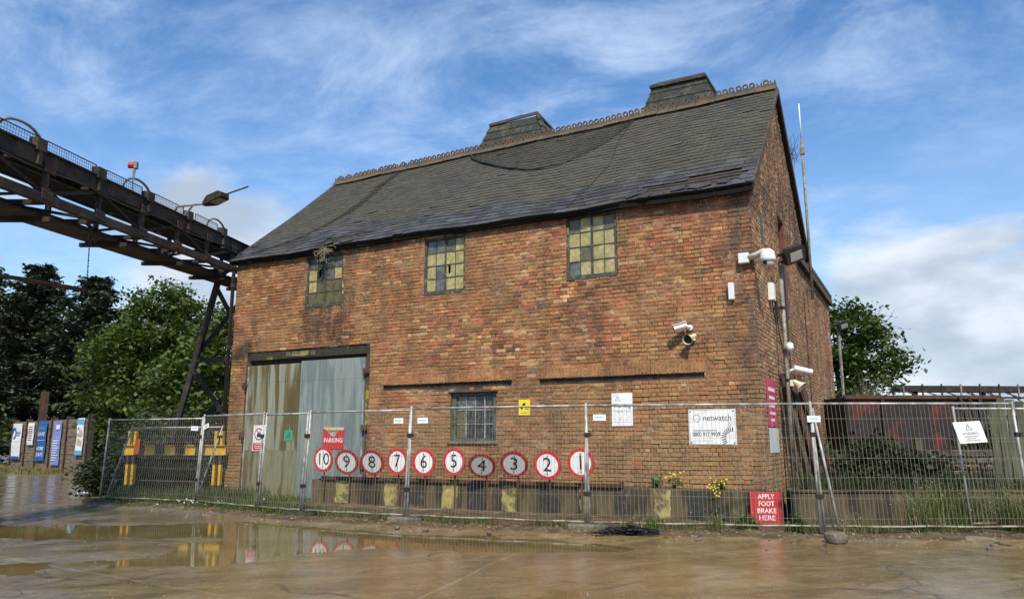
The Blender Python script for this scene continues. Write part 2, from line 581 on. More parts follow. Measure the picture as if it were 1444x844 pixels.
M_REDDOOR = pmat('red_shutter', (0.20, 0.026, 0.022), 0.7, col2=(0.08, 0.03, 0.02), mixscale=5, bump=0.2)
M_GREENPAINT = pmat('flaking_green_paint', (0.09, 0.115, 0.09), 0.8, col2=(0.05, 0.045, 0.035), mixscale=8, bump=0.3)
M_PIPE = pmat('grey_pipe', (0.26, 0.25, 0.21), 0.6, col2=(0.14, 0.12, 0.08), mixscale=5, bump=0.1)
M_BLACKPIPE = pmat('black_downpipe', (0.022, 0.02, 0.018), 0.5, bump=0.1)
M_NETSEAM = pmat('seam_netting', (0.028, 0.026, 0.02), 0.9, bump=0.0)
M_EAVESHADE = pmat('eave_shade_black', (0.010, 0.009, 0.008), 0.95, spec=0.15, bump=0.1)  # near-black, puts the shade under the eave into the colour
M_NET = pmat('black_netting', (0.012, 0.012, 0.011), 0.8, bump=0.0)
M_TERRACOTTA = pmat('ridge_terracotta', (0.125, 0.080, 0.042), 0.9, col2=(0.075, 0.06, 0.04), mixscale=1.3, mixr=(0.4, 0.6), var=0.35, vscale=14, bump=0.5, coords='World')
M_COWL = pmat('cowl_boarding', (0.034, 0.035, 0.028), 0.9, col2=(0.085, 0.080, 0.048), mixscale=3.5, mixr=(0.48, 0.68), var=0.4, vscale=10, bump=0.6, bscale=20)
M_ORANGE = pmat('orange_card', (0.85, 0.16, 0.02), 0.5, var=0.06, bump=0.0)
M_GREENSTICK = pmat('green_sticker', (0.02, 0.33, 0.18), 0.5, var=0.1, bump=0.0)
M_PINK = pmat('pink_sticker', (0.45, 0.25, 0.26), 0.6, var=0.2, bump=0.0)
M_PLANK = pmat('sleeper_timber', (0.21, 0.155, 0.095), 0.9, col2=(0.10, 0.07, 0.045), mixscale=2.5, streak=(0.6, 0.6, 5), var=0.3, bump=0.4)
M_BLUE = pmat('blue_banner', (0.02, 0.10, 0.30), 0.5, var=0.1, bump=0.02)
M_LILAC = pmat('lilac_banner', (0.20, 0.24, 0.52), 0.5, var=0.15, bump=0.02)
M_LTBLUE = pmat('light_blue_print', (0.10, 0.38, 0.60), 0.5, var=0.1, bump=0.0)
M_GREENPRINT = pmat('green_print', (0.18, 0.45, 0.10), 0.5, var=0.1, bump=0.0)
M_BUFFPRINT = pmat('buff_print', (0.60, 0.42, 0.25), 0.5, var=0.2, bump=0.0)
M_BAGBLACK = pmat('black_plastic_sheet', (0.018, 0.019, 0.024), 0.4, var=0.3, bump=0.6, bscale=60)
M_HULL = pmat('rust_red_tank', (0.022, 0.015, 0.013), 0.8, metal=0.1, col2=(0.20, 0.024, 0.016), mixscale=0.6, mixr=(0.50, 0.66), bump=0.2)
M_PETAL = pmat('yellow_petal', (0.75, 0.55, 0.02), 0.6, var=0.1, bump=0.0)
M_NESTSTRAW = pmat('straw', (0.30, 0.25, 0.17), 0.9, bump=0.1)
M_INSIDE = pmat('inside_dark', (0.02, 0.018, 0.015), 0.95, bump=0.0)
M_PANE = [pmat('pane_yellow', (0.42, 0.36, 0.175), 0.28, spec=.25, col2=(0.30, 0.25, 0.11), mixscale=9, var=0.2, vscale=16, bump=0.03, coords='World'),
          pmat('pane_grey', (0.085, 0.092, 0.090), 0.2, col2=(0.15, 0.15, 0.13), mixscale=9, var=0.2, bump=0.03, coords='World'),
          pmat('pane_dim', (0.14, 0.12, 0.055), 0.3, col2=(0.08, 0.07, 0.04), mixscale=9, var=0.2, bump=0.03, coords='World'),
          pmat('pane_black', (0.02, 0.022, 0.02), 0.15, col2=(0.06, 0.062, 0.055), mixscale=11, var=0.3, bump=0.03, coords='World'),
          pmat('pane_buff', (0.36, 0.31, 0.15), 0.18, spec=.3, col2=(0.22, 0.18, 0.09), mixscale=5, mixr=(.45, .65), var=0.3, bump=0.05, coords='World'),
          pmat('pane_olive', (0.30, 0.25, 0.095), 0.15, spec=.3, col2=(0.38, 0.33, 0.16), mixscale=6, var=0.3, bump=0.05, coords='World')]


def text(body, size, mat, parent, x, y, z, width=None, name='lettering', align='CENTER', thick=0.0, shear=0.0):
    """flat printed words facing local -y, centred on (x, z)"""
    cu = bpy.data.curves.new(name, 'FONT')
    cu.body = body
    cu.size = 1.0
    cu.align_x = align
    cu.align_y = 'CENTER'
    cu.resolution_u = 3
    cu.offset = thick
    cu.shear = shear
    o = bpy.data.objects.new('tmp_text', cu)
    COL.objects.link(o)
    dg = bpy.context.evaluated_depsgraph_get()
    me = bpy.data.meshes.new_from_object(o.evaluated_get(dg))
    bpy.data.objects.remove(o)
    bpy.data.curves.remove(cu)
    n = len(me.vertices)
    co = np.empty(n * 3, np.float32)
    me.vertices.foreach_get('co', co)
    co = co.reshape(-1, 3)
    k = size
    kx = size if width is None else width / max(1e-6, co[:, 0].max() - co[:, 0].min())
    new = np.empty_like(co)
    new[:, 0] = x + co[:, 0] * kx
    new[:, 1] = y
    new[:, 2] = z + co[:, 1] * k
    me.vertices.foreach_set('co', new.ravel())
    me.materials.clear()
    me.materials.append(mat)
    me.update()
    return link(name, me, parent)

# ================================================================== GROUND
FENCE = [(-9.78, 18.75), (-7.01, 17.57), (-5.15, 16.05), (-4.05, 15.25), (-1.90, 14.17), (1.23, 12.98), (4.80, 12.32), (8.05, 12.28), (14.0, 12.3)]


def fence_side(x, y):
    """signed distance to the fence line: positive on the yard side"""
    x, y = np.asarray(x, float), np.asarray(y, float)
    best = np.full(x.shape, 1e9)
    sgn = np.ones(x.shape)
    pts = [(-10.9, 23.0)] + FENCE
    for (ax, ay), (bx, by) in zip(pts[:-1], pts[1:]):
        dx, dy = bx - ax, by - ay
        L = dx * dx + dy * dy
        t = np.clip(((x - ax) * dx + (y - ay) * dy) / L, 0, 1)
        d = np.hypot(x - ax - t * dx, y - ay - t * dy)
        s = np.where((x - ax) * dy - (y - ay) * dx > 0, 1.0, -1.0)
        m = d < best
        best = np.where(m, d, best)
        sgn = np.where(m, s, sgn)
    return best * sgn


def yard_height(x, y):
    z = 0.016 * fbm(x * 0.42 + 5, y * 0.42) + 0.009 * fbm(x * 1.9, y * 1.9 + 9, 4) + 0.003 * fbm(x * 7, y * 7 + 3, 2)
    # wheel-worn hollow in front of the fence where water stands
    z = z - 0.040 * np.exp(-(((x + 1.2) / 3.3) ** 2 + ((y - 11.85 + 0.36 * (x + 1.2)) / 0.82) ** 2))
    z = z + 0.020 * np.exp(-(((x - 0.2) / 3.0) ** 2 + ((y - 9.9) / 0.9) ** 2))
    z = z - 0.028 * np.exp(-(((x + 3.6) / 1.3) ** 2 + ((y - 10.7) / 1.7) ** 2))
    z = z - 0.022 * np.exp(-(((x + 7.5) / 2.6) ** 2 + ((y - 13.4) / 1.6) ** 2))
    z = z - 0.020 * np.exp(-(((x + 6.2) / 2.0) ** 2 + ((y - 9.4) / 1.0) ** 2))
    z = z - 0.006 * np.exp(-(((x - 1.0) / 3.6) ** 2 + ((y - 8.0) / 1.3) ** 2))
    d = fence_side(x, y)
    w_ = 0.85 + 0.45 * fbm(x * 0.8, y * 0.8 + 40, 3)
    bank = np.clip(1.0 - (d - 0.05) / np.maximum(w_, 0.35), 0, 1)
    bank = np.where(d < 0.05, 1.0, bank)
    bank = bank * bank * (3 - 2 * bank)
    rough = 0.030 * fbm(x * 3.1, y * 3.1, 4) + 0.012 * fbm(x * 9, y * 9, 2)
    far = np.clip((34 - y) / 8, 0, 1)
    z = z * (1 - bank) + bank * (0.060 + rough * 1.5) * far
    return z, bank


def axis(lo, a, b, hi, fine, grow=1.22):
    mid = np.arange(a, b + 1e-6, fine)
    up, s, q = [], fine, b
    while q < hi:
        s *= grow
        q += s
        up.append(q)
    dn, s, q = [], fine, a
    while q > lo:
        s *= grow
        q -= s
        dn.append(q)
    return np.array(dn[::-1] + list(mid) + up)


gx = axis(-90, -12.0, 10.0, 70, 0.075)
gy = axis(-25, 4.5, 19.0, 110, 0.075)
GX, GY = np.meshgrid(gx, gy)
GZ, GB = yard_height(GX, GY)
nx, ny = len(gx), len(gy)
gv = np.stack([GX, GY, GZ], -1).reshape(-1, 3)
idx = np.arange(nx * ny).reshape(ny, nx)
gf = np.stack([idx[:-1, :-1], idx[:-1, 1:], idx[1:, 1:], idx[1:, :-1]], -1).reshape(-1, 4)
me = bpy.data.meshes.new('yard')
me.vertices.add(len(gv)); me.vertices.foreach_set('co', gv.ravel().astype(np.float32))
me.loops.add(gf.size); me.loops.foreach_set('vertex_index', gf.ravel().astype(np.int32))
me.polygons.add(len(gf)); me.polygons.foreach_set('loop_start', np.arange(0, gf.size, 4, dtype=np.int32))
at = me.attributes.new('mud', 'FLOAT', 'POINT')
at.data.foreach_set('value', GB.ravel().astype(np.float32))
me.update(calc_edges=True)
me.polygons.foreach_set('use_smooth', [True] * len(me.polygons))

m = bpy.data.materials.new('wet_muddy_concrete')
m.use_nodes = True
t = NT(m.node_tree)
pos = t.n('ShaderNodeNewGeometry').outputs['Position']
mud = t.n('ShaderNodeAttribute', attribute_name='mud').outputs['Fac']
sp = t.n('ShaderNodeSeparateXYZ'); t.l(pos, sp.inputs[0])
tr = t.n('ShaderNodeVectorRotate', rotation_type='Z_AXIS'); tr.inputs['Angle'].default_value = R(-20); t.l(pos, tr.inputs['Vector'])
swirl = t.noise(t.scale(tr.outputs[0], (0.7, 1.6, 1)), 1.3, 9.0, 0.68, 0.9)       # tyre-dragged film of silt
big = t.noise(pos, 0.16, 5.0, 0.55, 0.4)
c = t.mix(t.ramp(swirl, 0.34, 0.66), (0.140, 0.092, 0.036), (0.250, 0.175, 0.076))
c = t.mix(t.ramp(big, 0.45, 0.65, 0.0, 0.55), c, (0.165, 0.118, 0.058))
leftgrey = t.ramp(t.math('ADD', t.math('MULTIPLY', sp.outputs[0], -0.55), t.math('MULTIPLY', sp.outputs[1], 0.30)), 3.6, 8.5, 0.0, 0.7)
c = t.mix(leftgrey, c, (0.140, 0.118, 0.082))
grit = t.math('MULTIPLY', t.ramp(t.noise(pos, 60.0, 5.0, 0.75), 0.25, 0.75, 0.66, 1.34, smooth=False), t.ramp(t.noise(pos, 7.0, 8.0, 0.72), 0.3, 0.7, 0.76, 1.24, smooth=False))
# hairline cracks with damp in them
vo = t.n('ShaderNodeTexVoronoi', feature='DISTANCE_TO_EDGE'); vo.inputs['Scale'].default_value = .42
nv_ = t.n('ShaderNodeTexNoise'); nv_.inputs['Scale'].default_value = 1.3; nv_.inputs['Detail'].default_value = 5.0; t.l(pos, nv_.inputs['Vector'])
t.l(t.vmath('ADD', pos, t.scale(nv_.outputs['Color'], (.9, .9, 0))), vo.inputs['Vector'])
crk = t.math('MULTIPLY', t.ramp(vo.outputs['Distance'], 0.002, 0.010, 1.0, 0.0), t.ramp(t.noise(pos, .35, 3.0), .46, .56))
c = t.mix(t.math('MULTIPLY', crk, .75), c, (0.05, 0.034, 0.018))
# slab joints
for (ax, ay), (bx, by) in ((on_ground(0, 783)[:2], on_ground(210, 820)[:2]), (on_ground(722, 783)[:2], on_ground(590, 842)[:2]), (on_ground(1230, 775)[:2], on_ground(1444, 812)[:2])):
    L = math.hypot(bx - ax, by - ay)
    nxx, nyy = -(by - ay) / L, (bx - ax) / L
    dd = t.math('ABSOLUTE', t.math('SUBTRACT', t.math('ADD', t.math('MULTIPLY', sp.outputs[0], nxx), t.math('MULTIPLY', sp.outputs[1], nyy)), ax * nxx + ay * nyy))
    dd = t.math('ADD', dd, t.ramp(t.noise(pos, 4.0, 4.0), 0.3, 0.7, -0.02, 0.025, smooth=False))
    c = t.mix(t.ramp(dd, 0.012, 0.04, 0.55, 0.0), c, (0.30, 0.23, 0.14))
soil = t.mix(t.ramp(t.noise(pos, 2.6, 6.0, 0.65), 0.4, 0.6), (0.125, 0.080, 0.036), (0.058, 0.038, 0.019))
c = t.mix(t.ramp(mud, 0.25, 0.6), c, soil)
kk = t.n('ShaderNodeCombineColor')
for i in range(3):
    t.l(grit, kk.inputs[i])
c = t.mix(1.0, c, kk.outputs[0], 'MULTIPLY')
rough = t.ramp(t.noise(t.scale(tr.outputs[0], (0.7, 1.3, 1)), 0.9, 9.0, 0.68, 0.6), 0.42, 0.66, 0.06, 0.40)
mixr = t.n('ShaderNodeMix'); t.l(t.ramp(mud, 0.15, 0.5), mixr.inputs[0]); t.l(rough, mixr.inputs[2]); mixr.inputs[3].default_value = 0.75
p = t.n('ShaderNodeBsdfPrincipled')
t.l(c, p.inputs['Base Color']); t.l(mixr.outputs[0], p.inputs['Roughness'])
# tyre prints: bands of tread bars pressed into the silt
tread = None
for (ax, ay), (bx, by), wd in ((( -9.0, 11.6), (6.0, 8.6), .17), ((-9.0, 10.1), (6.0, 7.1), .17), ((-3.0, 6.2), (9.0, 10.6), .15), ((-6.0, 16.0), (-3.0, 7.0), .15)):
    L = math.hypot(bx - ax, by - ay)
    ex, ey = (bx - ax) / L, (by - ay) / L
    al = t.math('ADD', t.math('MULTIPLY', sp.outputs[0], ex), t.math('MULTIPLY', sp.outputs[1], ey))
    ac = t.math('ADD', t.math('ADD', t.math('MULTIPLY', sp.outputs[0], -ey), t.math('MULTIPLY', sp.outputs[1], ex)), -(-ax * ey + ay * ex))
    ac = t.math('ADD', ac, t.math('MULTIPLY', t.math('SINE', t.math('MULTIPLY', al, .55)), .25))
    band = t.ramp(t.math('ABSOLUTE', ac), wd * .8, wd, 1.0, 0.0)
    bars_ = t.math('SINE', t.math('ADD', t.math('MULTIPLY', al, 62.0), t.math('MULTIPLY', t.math('ABSOLUTE', ac), 40.0)))
    one = t.math('MULTIPLY', t.math('MULTIPLY', band, bars_), t.ramp(t.noise(pos, .7, 3.0), .42, .58))
    tread = one if tread is None else t.math('ADD', tread, one)
b = t.n('ShaderNodeBump'); b.inputs['Strength'].default_value = 0.30; b.inputs['Distance'].default_value = 0.02
hh = t.math('ADD', t.math('MULTIPLY', t.noise(pos, 14.0, 6.0, 0.65), 0.5), t.math('MULTIPLY', t.noise(t.scale(tr.outputs[0], (0.8, 1.8, 1)), 3.0, 6.0, 0.65), 0.5))
hh = t.math('ADD', t.math('ADD', hh, t.math('MULTIPLY', tread, .10)), t.math('MULTIPLY', t.noise(pos, 70.0, 4.0, 0.7), .14))
t.l(hh, b.inputs['Height']); t.l(b.outputs[0], p.inputs['Normal'])
p.inputs['Specular IOR Level'].default_value = 0.5
o = t.n('ShaderNodeOutputMaterial'); t.l(p.outputs[0], o.inputs[0])
M_YARD = m
yard = tag(link('yard', me, None, M_YARD), 'wet concrete yard filmed with brown mud, banked up along the fence', 'yard', kind='structure')

# standing water: a flat sheet that shows only where the yard dips below it
m = bpy.data.materials.new('murky_water')
m.use_nodes = True
t = NT(m.node_tree)
pos = t.n('ShaderNodeNewGeometry').outputs['Position']
p = t.n('ShaderNodeBsdfPrincipled')
t.l(t.mix(t.ramp(t.noise(pos, 0.7, 4.0), 0.35, 0.65), (0.140, 0.097, 0.034), (0.190, 0.134, 0.050)), p.inputs['Base Color'])
p.inputs['Roughness'].default_value = 0.025
p.inputs['Specular IOR Level'].default_value = 0.62
b = t.n('ShaderNodeBump'); b.inputs['Strength'].default_value = 0.05; b.inputs['Distance'].default_value = 0.01
t.l(t.noise(t.scale(pos, (1, 2.2, 1)), 5.0, 3.0, 0.5), b.inputs['Height']); t.l(b.outputs[0], p.inputs['Normal'])
o = t.n('ShaderNodeOutputMaterial'); t.l(p.outputs[0], o.inputs[0])
M_WATER = m
wb = MB()
k = 40
wb.add([(-1.5 + 9.5 * math.cos(2 * math.pi * i / k), 10.5 + 6.2 * math.sin(2 * math.pi * i / k), -0.0135) for i in range(k)], [list(range(k))])
tag(wb.obj('puddle', M_WATER), 'shallow brown puddle mirroring the door and striped plinth', 'puddle', kind='structure')

M_FARGROUND = pmat('rough_grassland', (0.06, 0.07, 0.03), 0.95, col2=(0.11, 0.09, 0.05), mixscale=0.1, bump=0.3, coords='World')
gb = MB()
gb.add([(-900, -900, -0.3), (900, -900, -0.3), (900, 900, -0.3), (-900, 900, -0.3)], [(0, 1, 2, 3)])
tag(gb.obj('ground', M_FARGROUND), 'rough grassy ground stretching away beyond the yard', 'ground', kind='structure')

# ================================================================== BUILDING
LEN, DEP = 13.8, 13.4
EAVE, RIDGE_Y = 6.36, 3.94
KS = 0.8865
bld = empty('brick_warehouse', BO, BROT, 'old red brick warehouse with slate roof, ridge cowls and metal double doors', 'building')


def cells_wall(mb, axis_of, us, zs, solid, thick):
    """wall slab with openings. axis_of(u, d, z) -> point, d = depth into the wall"""
    nu, nz = len(us) - 1, len(zs) - 1
    for i in range(nu):
        for j in range(nz):
            if not solid(i, j):
                continue
            u0, u1, z0, z1 = us[i], us[i + 1], zs[j], zs[j + 1]
            q = lambda a, d, z: axis_of(a, d, z)
            mb.add([q(u0, 0, z0), q(u1, 0, z0), q(u1, 0, z1), q(u0, 0, z1)], [(0, 1, 2, 3)])
            mb.add([q(u0, thick, z0), q(u1, thick, z0), q(u1, thick, z1), q(u0, thick, z1)], [(3, 2, 1, 0)])
            for di, dj, e in ((-1, 0, ((u0, z0), (u0, z1))), (1, 0, ((u1, z1), (u1, z0))), (0, -1, ((u1, z0), (u0, z0))), (0, 1, ((u0, z1), (u1, z1)))):
                a, b_ = i + di, j + dj
                if 0 <= a < nu and 0 <= b_ < nz and solid(a, b_):
                    continue
                (ua, za), (ub, zb) = e
                mb.add([q(ua, 0, za), q(ub, 0, zb), q(ub, thick, zb), q(ua, thick, za)], [(0, 1, 2, 3)])


WINS = [(-11.28, -10.06, 4.86, 6.20), (-7.58, -6.44, 4.86, 6.20), (-3.89, -2.73, 4.86, 6.24)]
LOWWIN = (-6.78, -5.60, 1.46, 2.52)
DOOR = (-13.24, -9.10, 0.0, 3.78)
BEAMS = [(-8.69, -5.22, 2.62, 2.755), (-4.57, -1.03, 2.62, 2.755)]
FHOLES = WINS + [LOWWIN, DOOR] + BEAMS
us = sorted({-LEN, 0.0} | {h[0] for h in FHOLES} | {h[1] for h in FHOLES})
zs = sorted({-0.3, EAVE} | {h[2] for h in FHOLES} | {h[3] for h in FHOLES})


def fsolid(i, j):
    u, z = (us[i] + us[i + 1]) / 2, (zs[j] + zs[j + 1]) / 2
    return not any(h[0] < u < h[1] and h[2] < z < h[3] for h in FHOLES)


mb = MB()
cells_wall(mb, lambda u, d, z: (u, d, z), us, zs, fsolid, 0.34)
front_wall = mb.obj('front_wall', M_MORTAR, bld)

# gable wall (x = 0 plane, seen obliquely), with a lower rear block
GHOLES = [(3.16, 4.12, 4.27, 6.60), (0.88, 1.22, 5.40, 6.05), (0.55, 0.76, 3.84, 4.25)]


def ztop(y):
    if y <= RIDGE_Y:
        return EAVE + y * KS
    if y <= 7.75:
        return EAVE + RIDGE_Y * KS - (y - RIDGE_Y) * 0.87
    return 6.28


ys = sorted({0.34, RIDGE_Y, 7.75, 7.76, DEP} | {h[0] for h in GHOLES} | {h[1] for h in GHOLES})
gzs = sorted({-0.3, 6.2} | {min(6.2, h[2]) for h in GHOLES} | {min(6.2, h[3]) for h in GHOLES})
mb = MB()
gq = lambda u, d, z: (-d, u, z)


def gsolid(i, j):
    u, z = (ys[i] + ys[i + 1]) / 2, (gzs[j] + gzs[j + 1]) / 2
    return not any(h[0] < u < h[1] and h[2] < z < h[3] for h in GHOLES)


cells_wall(mb, gq, ys, gzs, gsolid, 0.34)
for i in range(len(ys) - 1):                       # sloping top pieces above z = 6.2, the door reaches into one
    a, b_ = ys[i], ys[i + 1]
    lo = 6.60 if abs(a - 3.16) < 1e-6 or (a >= 3.16 and b_ <= 4.12) else 6.2
    P = [gq(a, 0, lo), gq(b_, 0, lo), gq(b_, 0, ztop(b_)), gq(a, 0, ztop(a))]
    Q = [gq(a, 0.34, lo), gq(b_, 0.34, lo), gq(b_, 0.34, ztop(b_)), gq(a, 0.34, ztop(a))]
    mb.add(P + Q, [(0, 1, 2, 3), (7, 6, 5, 4), (3, 2, 6, 7), (0, 4, 5, 1)] + ([(0, 3, 7, 4)] if i == 0 else []) + [(1, 5, 6, 2)])
gable_wall = mb.obj('gable_wall', M_MORTAR, bld)
# far gable, back wall, floor: close the shell
mb = MB()
mb.add([(-LEN, 0.34, -0.3), (-LEN, 7.75, -0.3), (-LEN, 7.75, ztop(7.75) - .2), (-LEN, RIDGE_Y, ztop(RIDGE_Y) - .3), (-LEN, 0.34, ztop(0.34) - .06),
        (-LEN + .34, 0.34, -0.3), (-LEN + .34, 7.75, -0.3), (-LEN + .34, 7.75, ztop(7.75) - .2), (-LEN + .34, RIDGE_Y, ztop(RIDGE_Y) - .3), (-LEN + .34, 0.34, ztop(0.34) - .06)],
       [(4, 3, 2, 1, 0), (5, 6, 7, 8, 9), (0, 1, 6, 5), (1, 2, 7, 6), (2, 3, 8, 7), (3, 4, 9, 8), (4, 0, 5, 9)])
far_gable = mb.obj('gable_wall', M_MORTAR, bld)
mb = MB()
mb.box(-LEN + .34, -0.34, 7.41, 7.75, -0.3, 6.5)
mb.box(-LEN, -0.34, DEP - 0.34, DEP, -0.3, 6.28)
mb.box(-LEN, -LEN + 0.34, 7.751, DEP - 0.34, -0.3, 6.28)
mb.obj('back_wall', M_MORTAR, bld)
mb = MB()
mb.box(-LEN - 0.05, 0.12, 7.80, DEP + 0.1, 6.282, 6.40)
mb.obj('annex_roof', M_DARKWOOD, bld)
mb = MB()
mb.bar((0.07, 5.85, 6.13), (0.07, DEP + 0.1, 6.13), 0.12, 0.17)
mb.obj('edge_board', M_DARKWOOD, bld)
mb = MB()
mb.box(-LEN + .34, -0.34, 0.34, 7.4, 0.02, 0.06)
mb.obj('floor', M_INSIDE, bld)

# ---- bricks
PAL = [((0.310, 0.132, 0.056), 28), ((0.350, 0.150, 0.060), 20), ((0.350, 0.190, 0.080), 16), ((0.250, 0.098, 0.050), 15),
       ((0.35, 0.105, 0.052), 10), ((0.44, 0.275, 0.135), 10), ((0.140, 0.076, 0.046), 8), ((0.20, 0.120, 0.062), 7)]
PC = np.array([c for c, _ in PAL]); PW = np.array([k for _, k in PAL], float); PW /= PW.sum()
PITCH_Z, BH = 0.082, 0.071
rb = random.Random(11)


def brick_geo(L, h, r, rough=1.0):
    """one hand-made brick: front face slightly out of true, x 0..L, z 0..h, front towards -y. 5 faces (back is in the mortar)"""
    pr = r.choice([0.009, 0.012, 0.014, 0.016, 0.017, 0.004, 0.012]) * rough
    j = lambda s: r.uniform(-s, s)
    e = 0.006
    front = [(e + j(.005), -pr + j(.004), e + j(.005)), (L - e + j(.005), -pr + j(.004), e + j(.005)), (L - e + j(.005), -pr + j(.004), h - e + j(.005)), (e + j(.005), -pr + j(.004), h - e + j(.005))]
    if r.random() < .16:                      # a knocked-off corner
        k_ = r.randrange(4)
        q_ = front[k_]
        front[k_] = (q_[0] + (.03 if q_[0] < L / 2 else -.03), q_[1] + .004, q_[2] + (.012 if q_[2] < h / 2 else -.012))
    rim = [(j(.003), -pr * .45, j(.004)), (L + j(.003), -pr * .45, j(.004)), (L + j(.003), -pr * .45, h + j(.004)), (j(.003), -pr * .45, h + j(.004))]
    back = [(0, .02, 0), (L, .02, 0), (L, .02, h), (0, .02, h)]
    fs = [(0, 1, 2, 3)] + [(k, 4 + k, 4 + (k + 1) % 4, (k + 1) % 4)[::-1] for k in range(4)] + [(4 + k, 8 + k, 8 + (k + 1) % 4, 4 + (k + 1) % 4)[::-1] for k in range(4)]
    return front + rim + back, fs


def pick_col(r, dark=0.0):
    i = int(np.searchsorted(np.cumsum(PW), r.random()))
    c = PC[min(i, len(PC) - 1)] * r.uniform(0.70, 1.28)
    return tuple(c * (1 - dark))


def lay(u0, u1, z0, z1, holes, r, top=None):
    """brick rectangles of a wall: stretcher courses with a header course every fourth"""
    out = []
    z, row = z0, 0
    while z + BH * 0.6 < z1:
        k_ = 0
        u = u0 - (0.0 if row % 2 == 0 else 0.172)
        wob = r.uniform(-0.003, 0.003)
        while u < u1:
            header = k_ % 3 == 1 if row % 5 else True      # mixed bond: mostly one header to two stretchers, some all-header courses
            k_ += 1
            pitch = 0.116 if header else 0.229
            L = pitch - 0.011 + r.uniform(-.006, .006)
            a, b_ = max(u, u0), min(u + L, u1)
            zb = z + wob + 0.008 * math.sin(u * 0.9 + z * 0.7) + 0.004 * math.sin(u * 2.7 + z * 3) + r.uniform(-.003, .003)
            segs = [(a, b_)]
            for h in holes:
                if zb + BH * 0.75 > h[2] and zb + BH * 0.25 < h[3]:
                    ns = []
                    for s, e in segs:
                        if e <= h[0] or s >= h[1]:
                            ns.append((s, e))
                        else:
                            if s < h[0]:
                                ns.append((s, h[0]))
                            if e > h[1]:
                                ns.append((h[1], e))
                    segs = ns
            for s, e in segs:
                if e - s > 0.035 and (top is None or zb + BH <= min(top(s), top(e)) + 0.02):
                    out.append((s, e, zb))
            u += pitch
        z += PITCH_Z
        row += 1
    return out


fb = lay(-LEN, 0.012, 0.02, EAVE - 0.02, FHOLES, rb)
# the 300 bricks that show largest: nearest to the camera and clear of the plinth
camv = Vector((0, 0, CAM_H))
vis = [(i, (B((a + b_) / 2, 0, z) - camv).length / ((b_ - a) / 0.22)) for i, (a, b_, z) in enumerate(fb) if z > 0.66 and b_ - a > 0.2]
near = {i for i, _ in sorted(vis, key=lambda q: q[1])[:300]}
variants = []
for k in range(24):
    vs, fs = brick_geo(0.218, BH, rb)
    q = MB().add(vs, fs, pick_col(rb))
    me = q.mesh('brick'); me.materials.append(M_BRICK)
    variants.append(me)
stuff = MB()
for i, (a, b_, z) in enumerate(fb):
    if i in near:
        o = link('brick', variants[rb.randrange(24)], front_wall, None, (a, -0.0005 * rb.random(), z))
        o.scale = ((b_ - a) / 0.218, 1, 1)
    else:
        vs, fs = brick_geo(b_ - a, BH, rb)
        stuff.add([(x + a, y, zz + z) for x, y, zz in vs], fs, pick_col(rb))
o = stuff.obj('brickwork', M_BRICK, front_wall)
o['kind'] = 'stuff'
gbk = lay(0.0, DEP, 0.02, 10.0, GHOLES, rb, ztop)
stuff = MB()
for a, b_, z in gbk:
    vs, fs = brick_geo(b_ - a, BH, rb, 0.9)
    c = pick_col(rb)
    g = sum(c) / 3
    c = tuple((k * 0.66 + g * 0.34 * q_) * 1.28 for k, q_ in zip(c, (1.12, 1.0, .72)))
    stuff.add([(-y, x + a, zz + z) for x, y, zz in vs], fs, c)
o = stuff.obj('brickwork', M_GABLEBRICK, gable_wall)
o['kind'] = 'stuff'
stuff = MB()
for a, b_, z in lay(0.35, 7.7, 0.02, 10.0, [], rb, lambda y_: ztop(y_) - .3):
    vs, fs = brick_geo(b_ - a, BH, rb)
    stuff.add([(-LEN + y, 7.7 + 0.35 - (x + a), zz + z) for x, y, zz in vs] if False else [(-LEN + y, x + a, zz + z) for x, y, zz in vs], [f[::-1] for f in fs], pick_col(rb))
o = stuff.obj('brickwork', M_BRICK, far_gable)
o['kind'] = 'stuff'


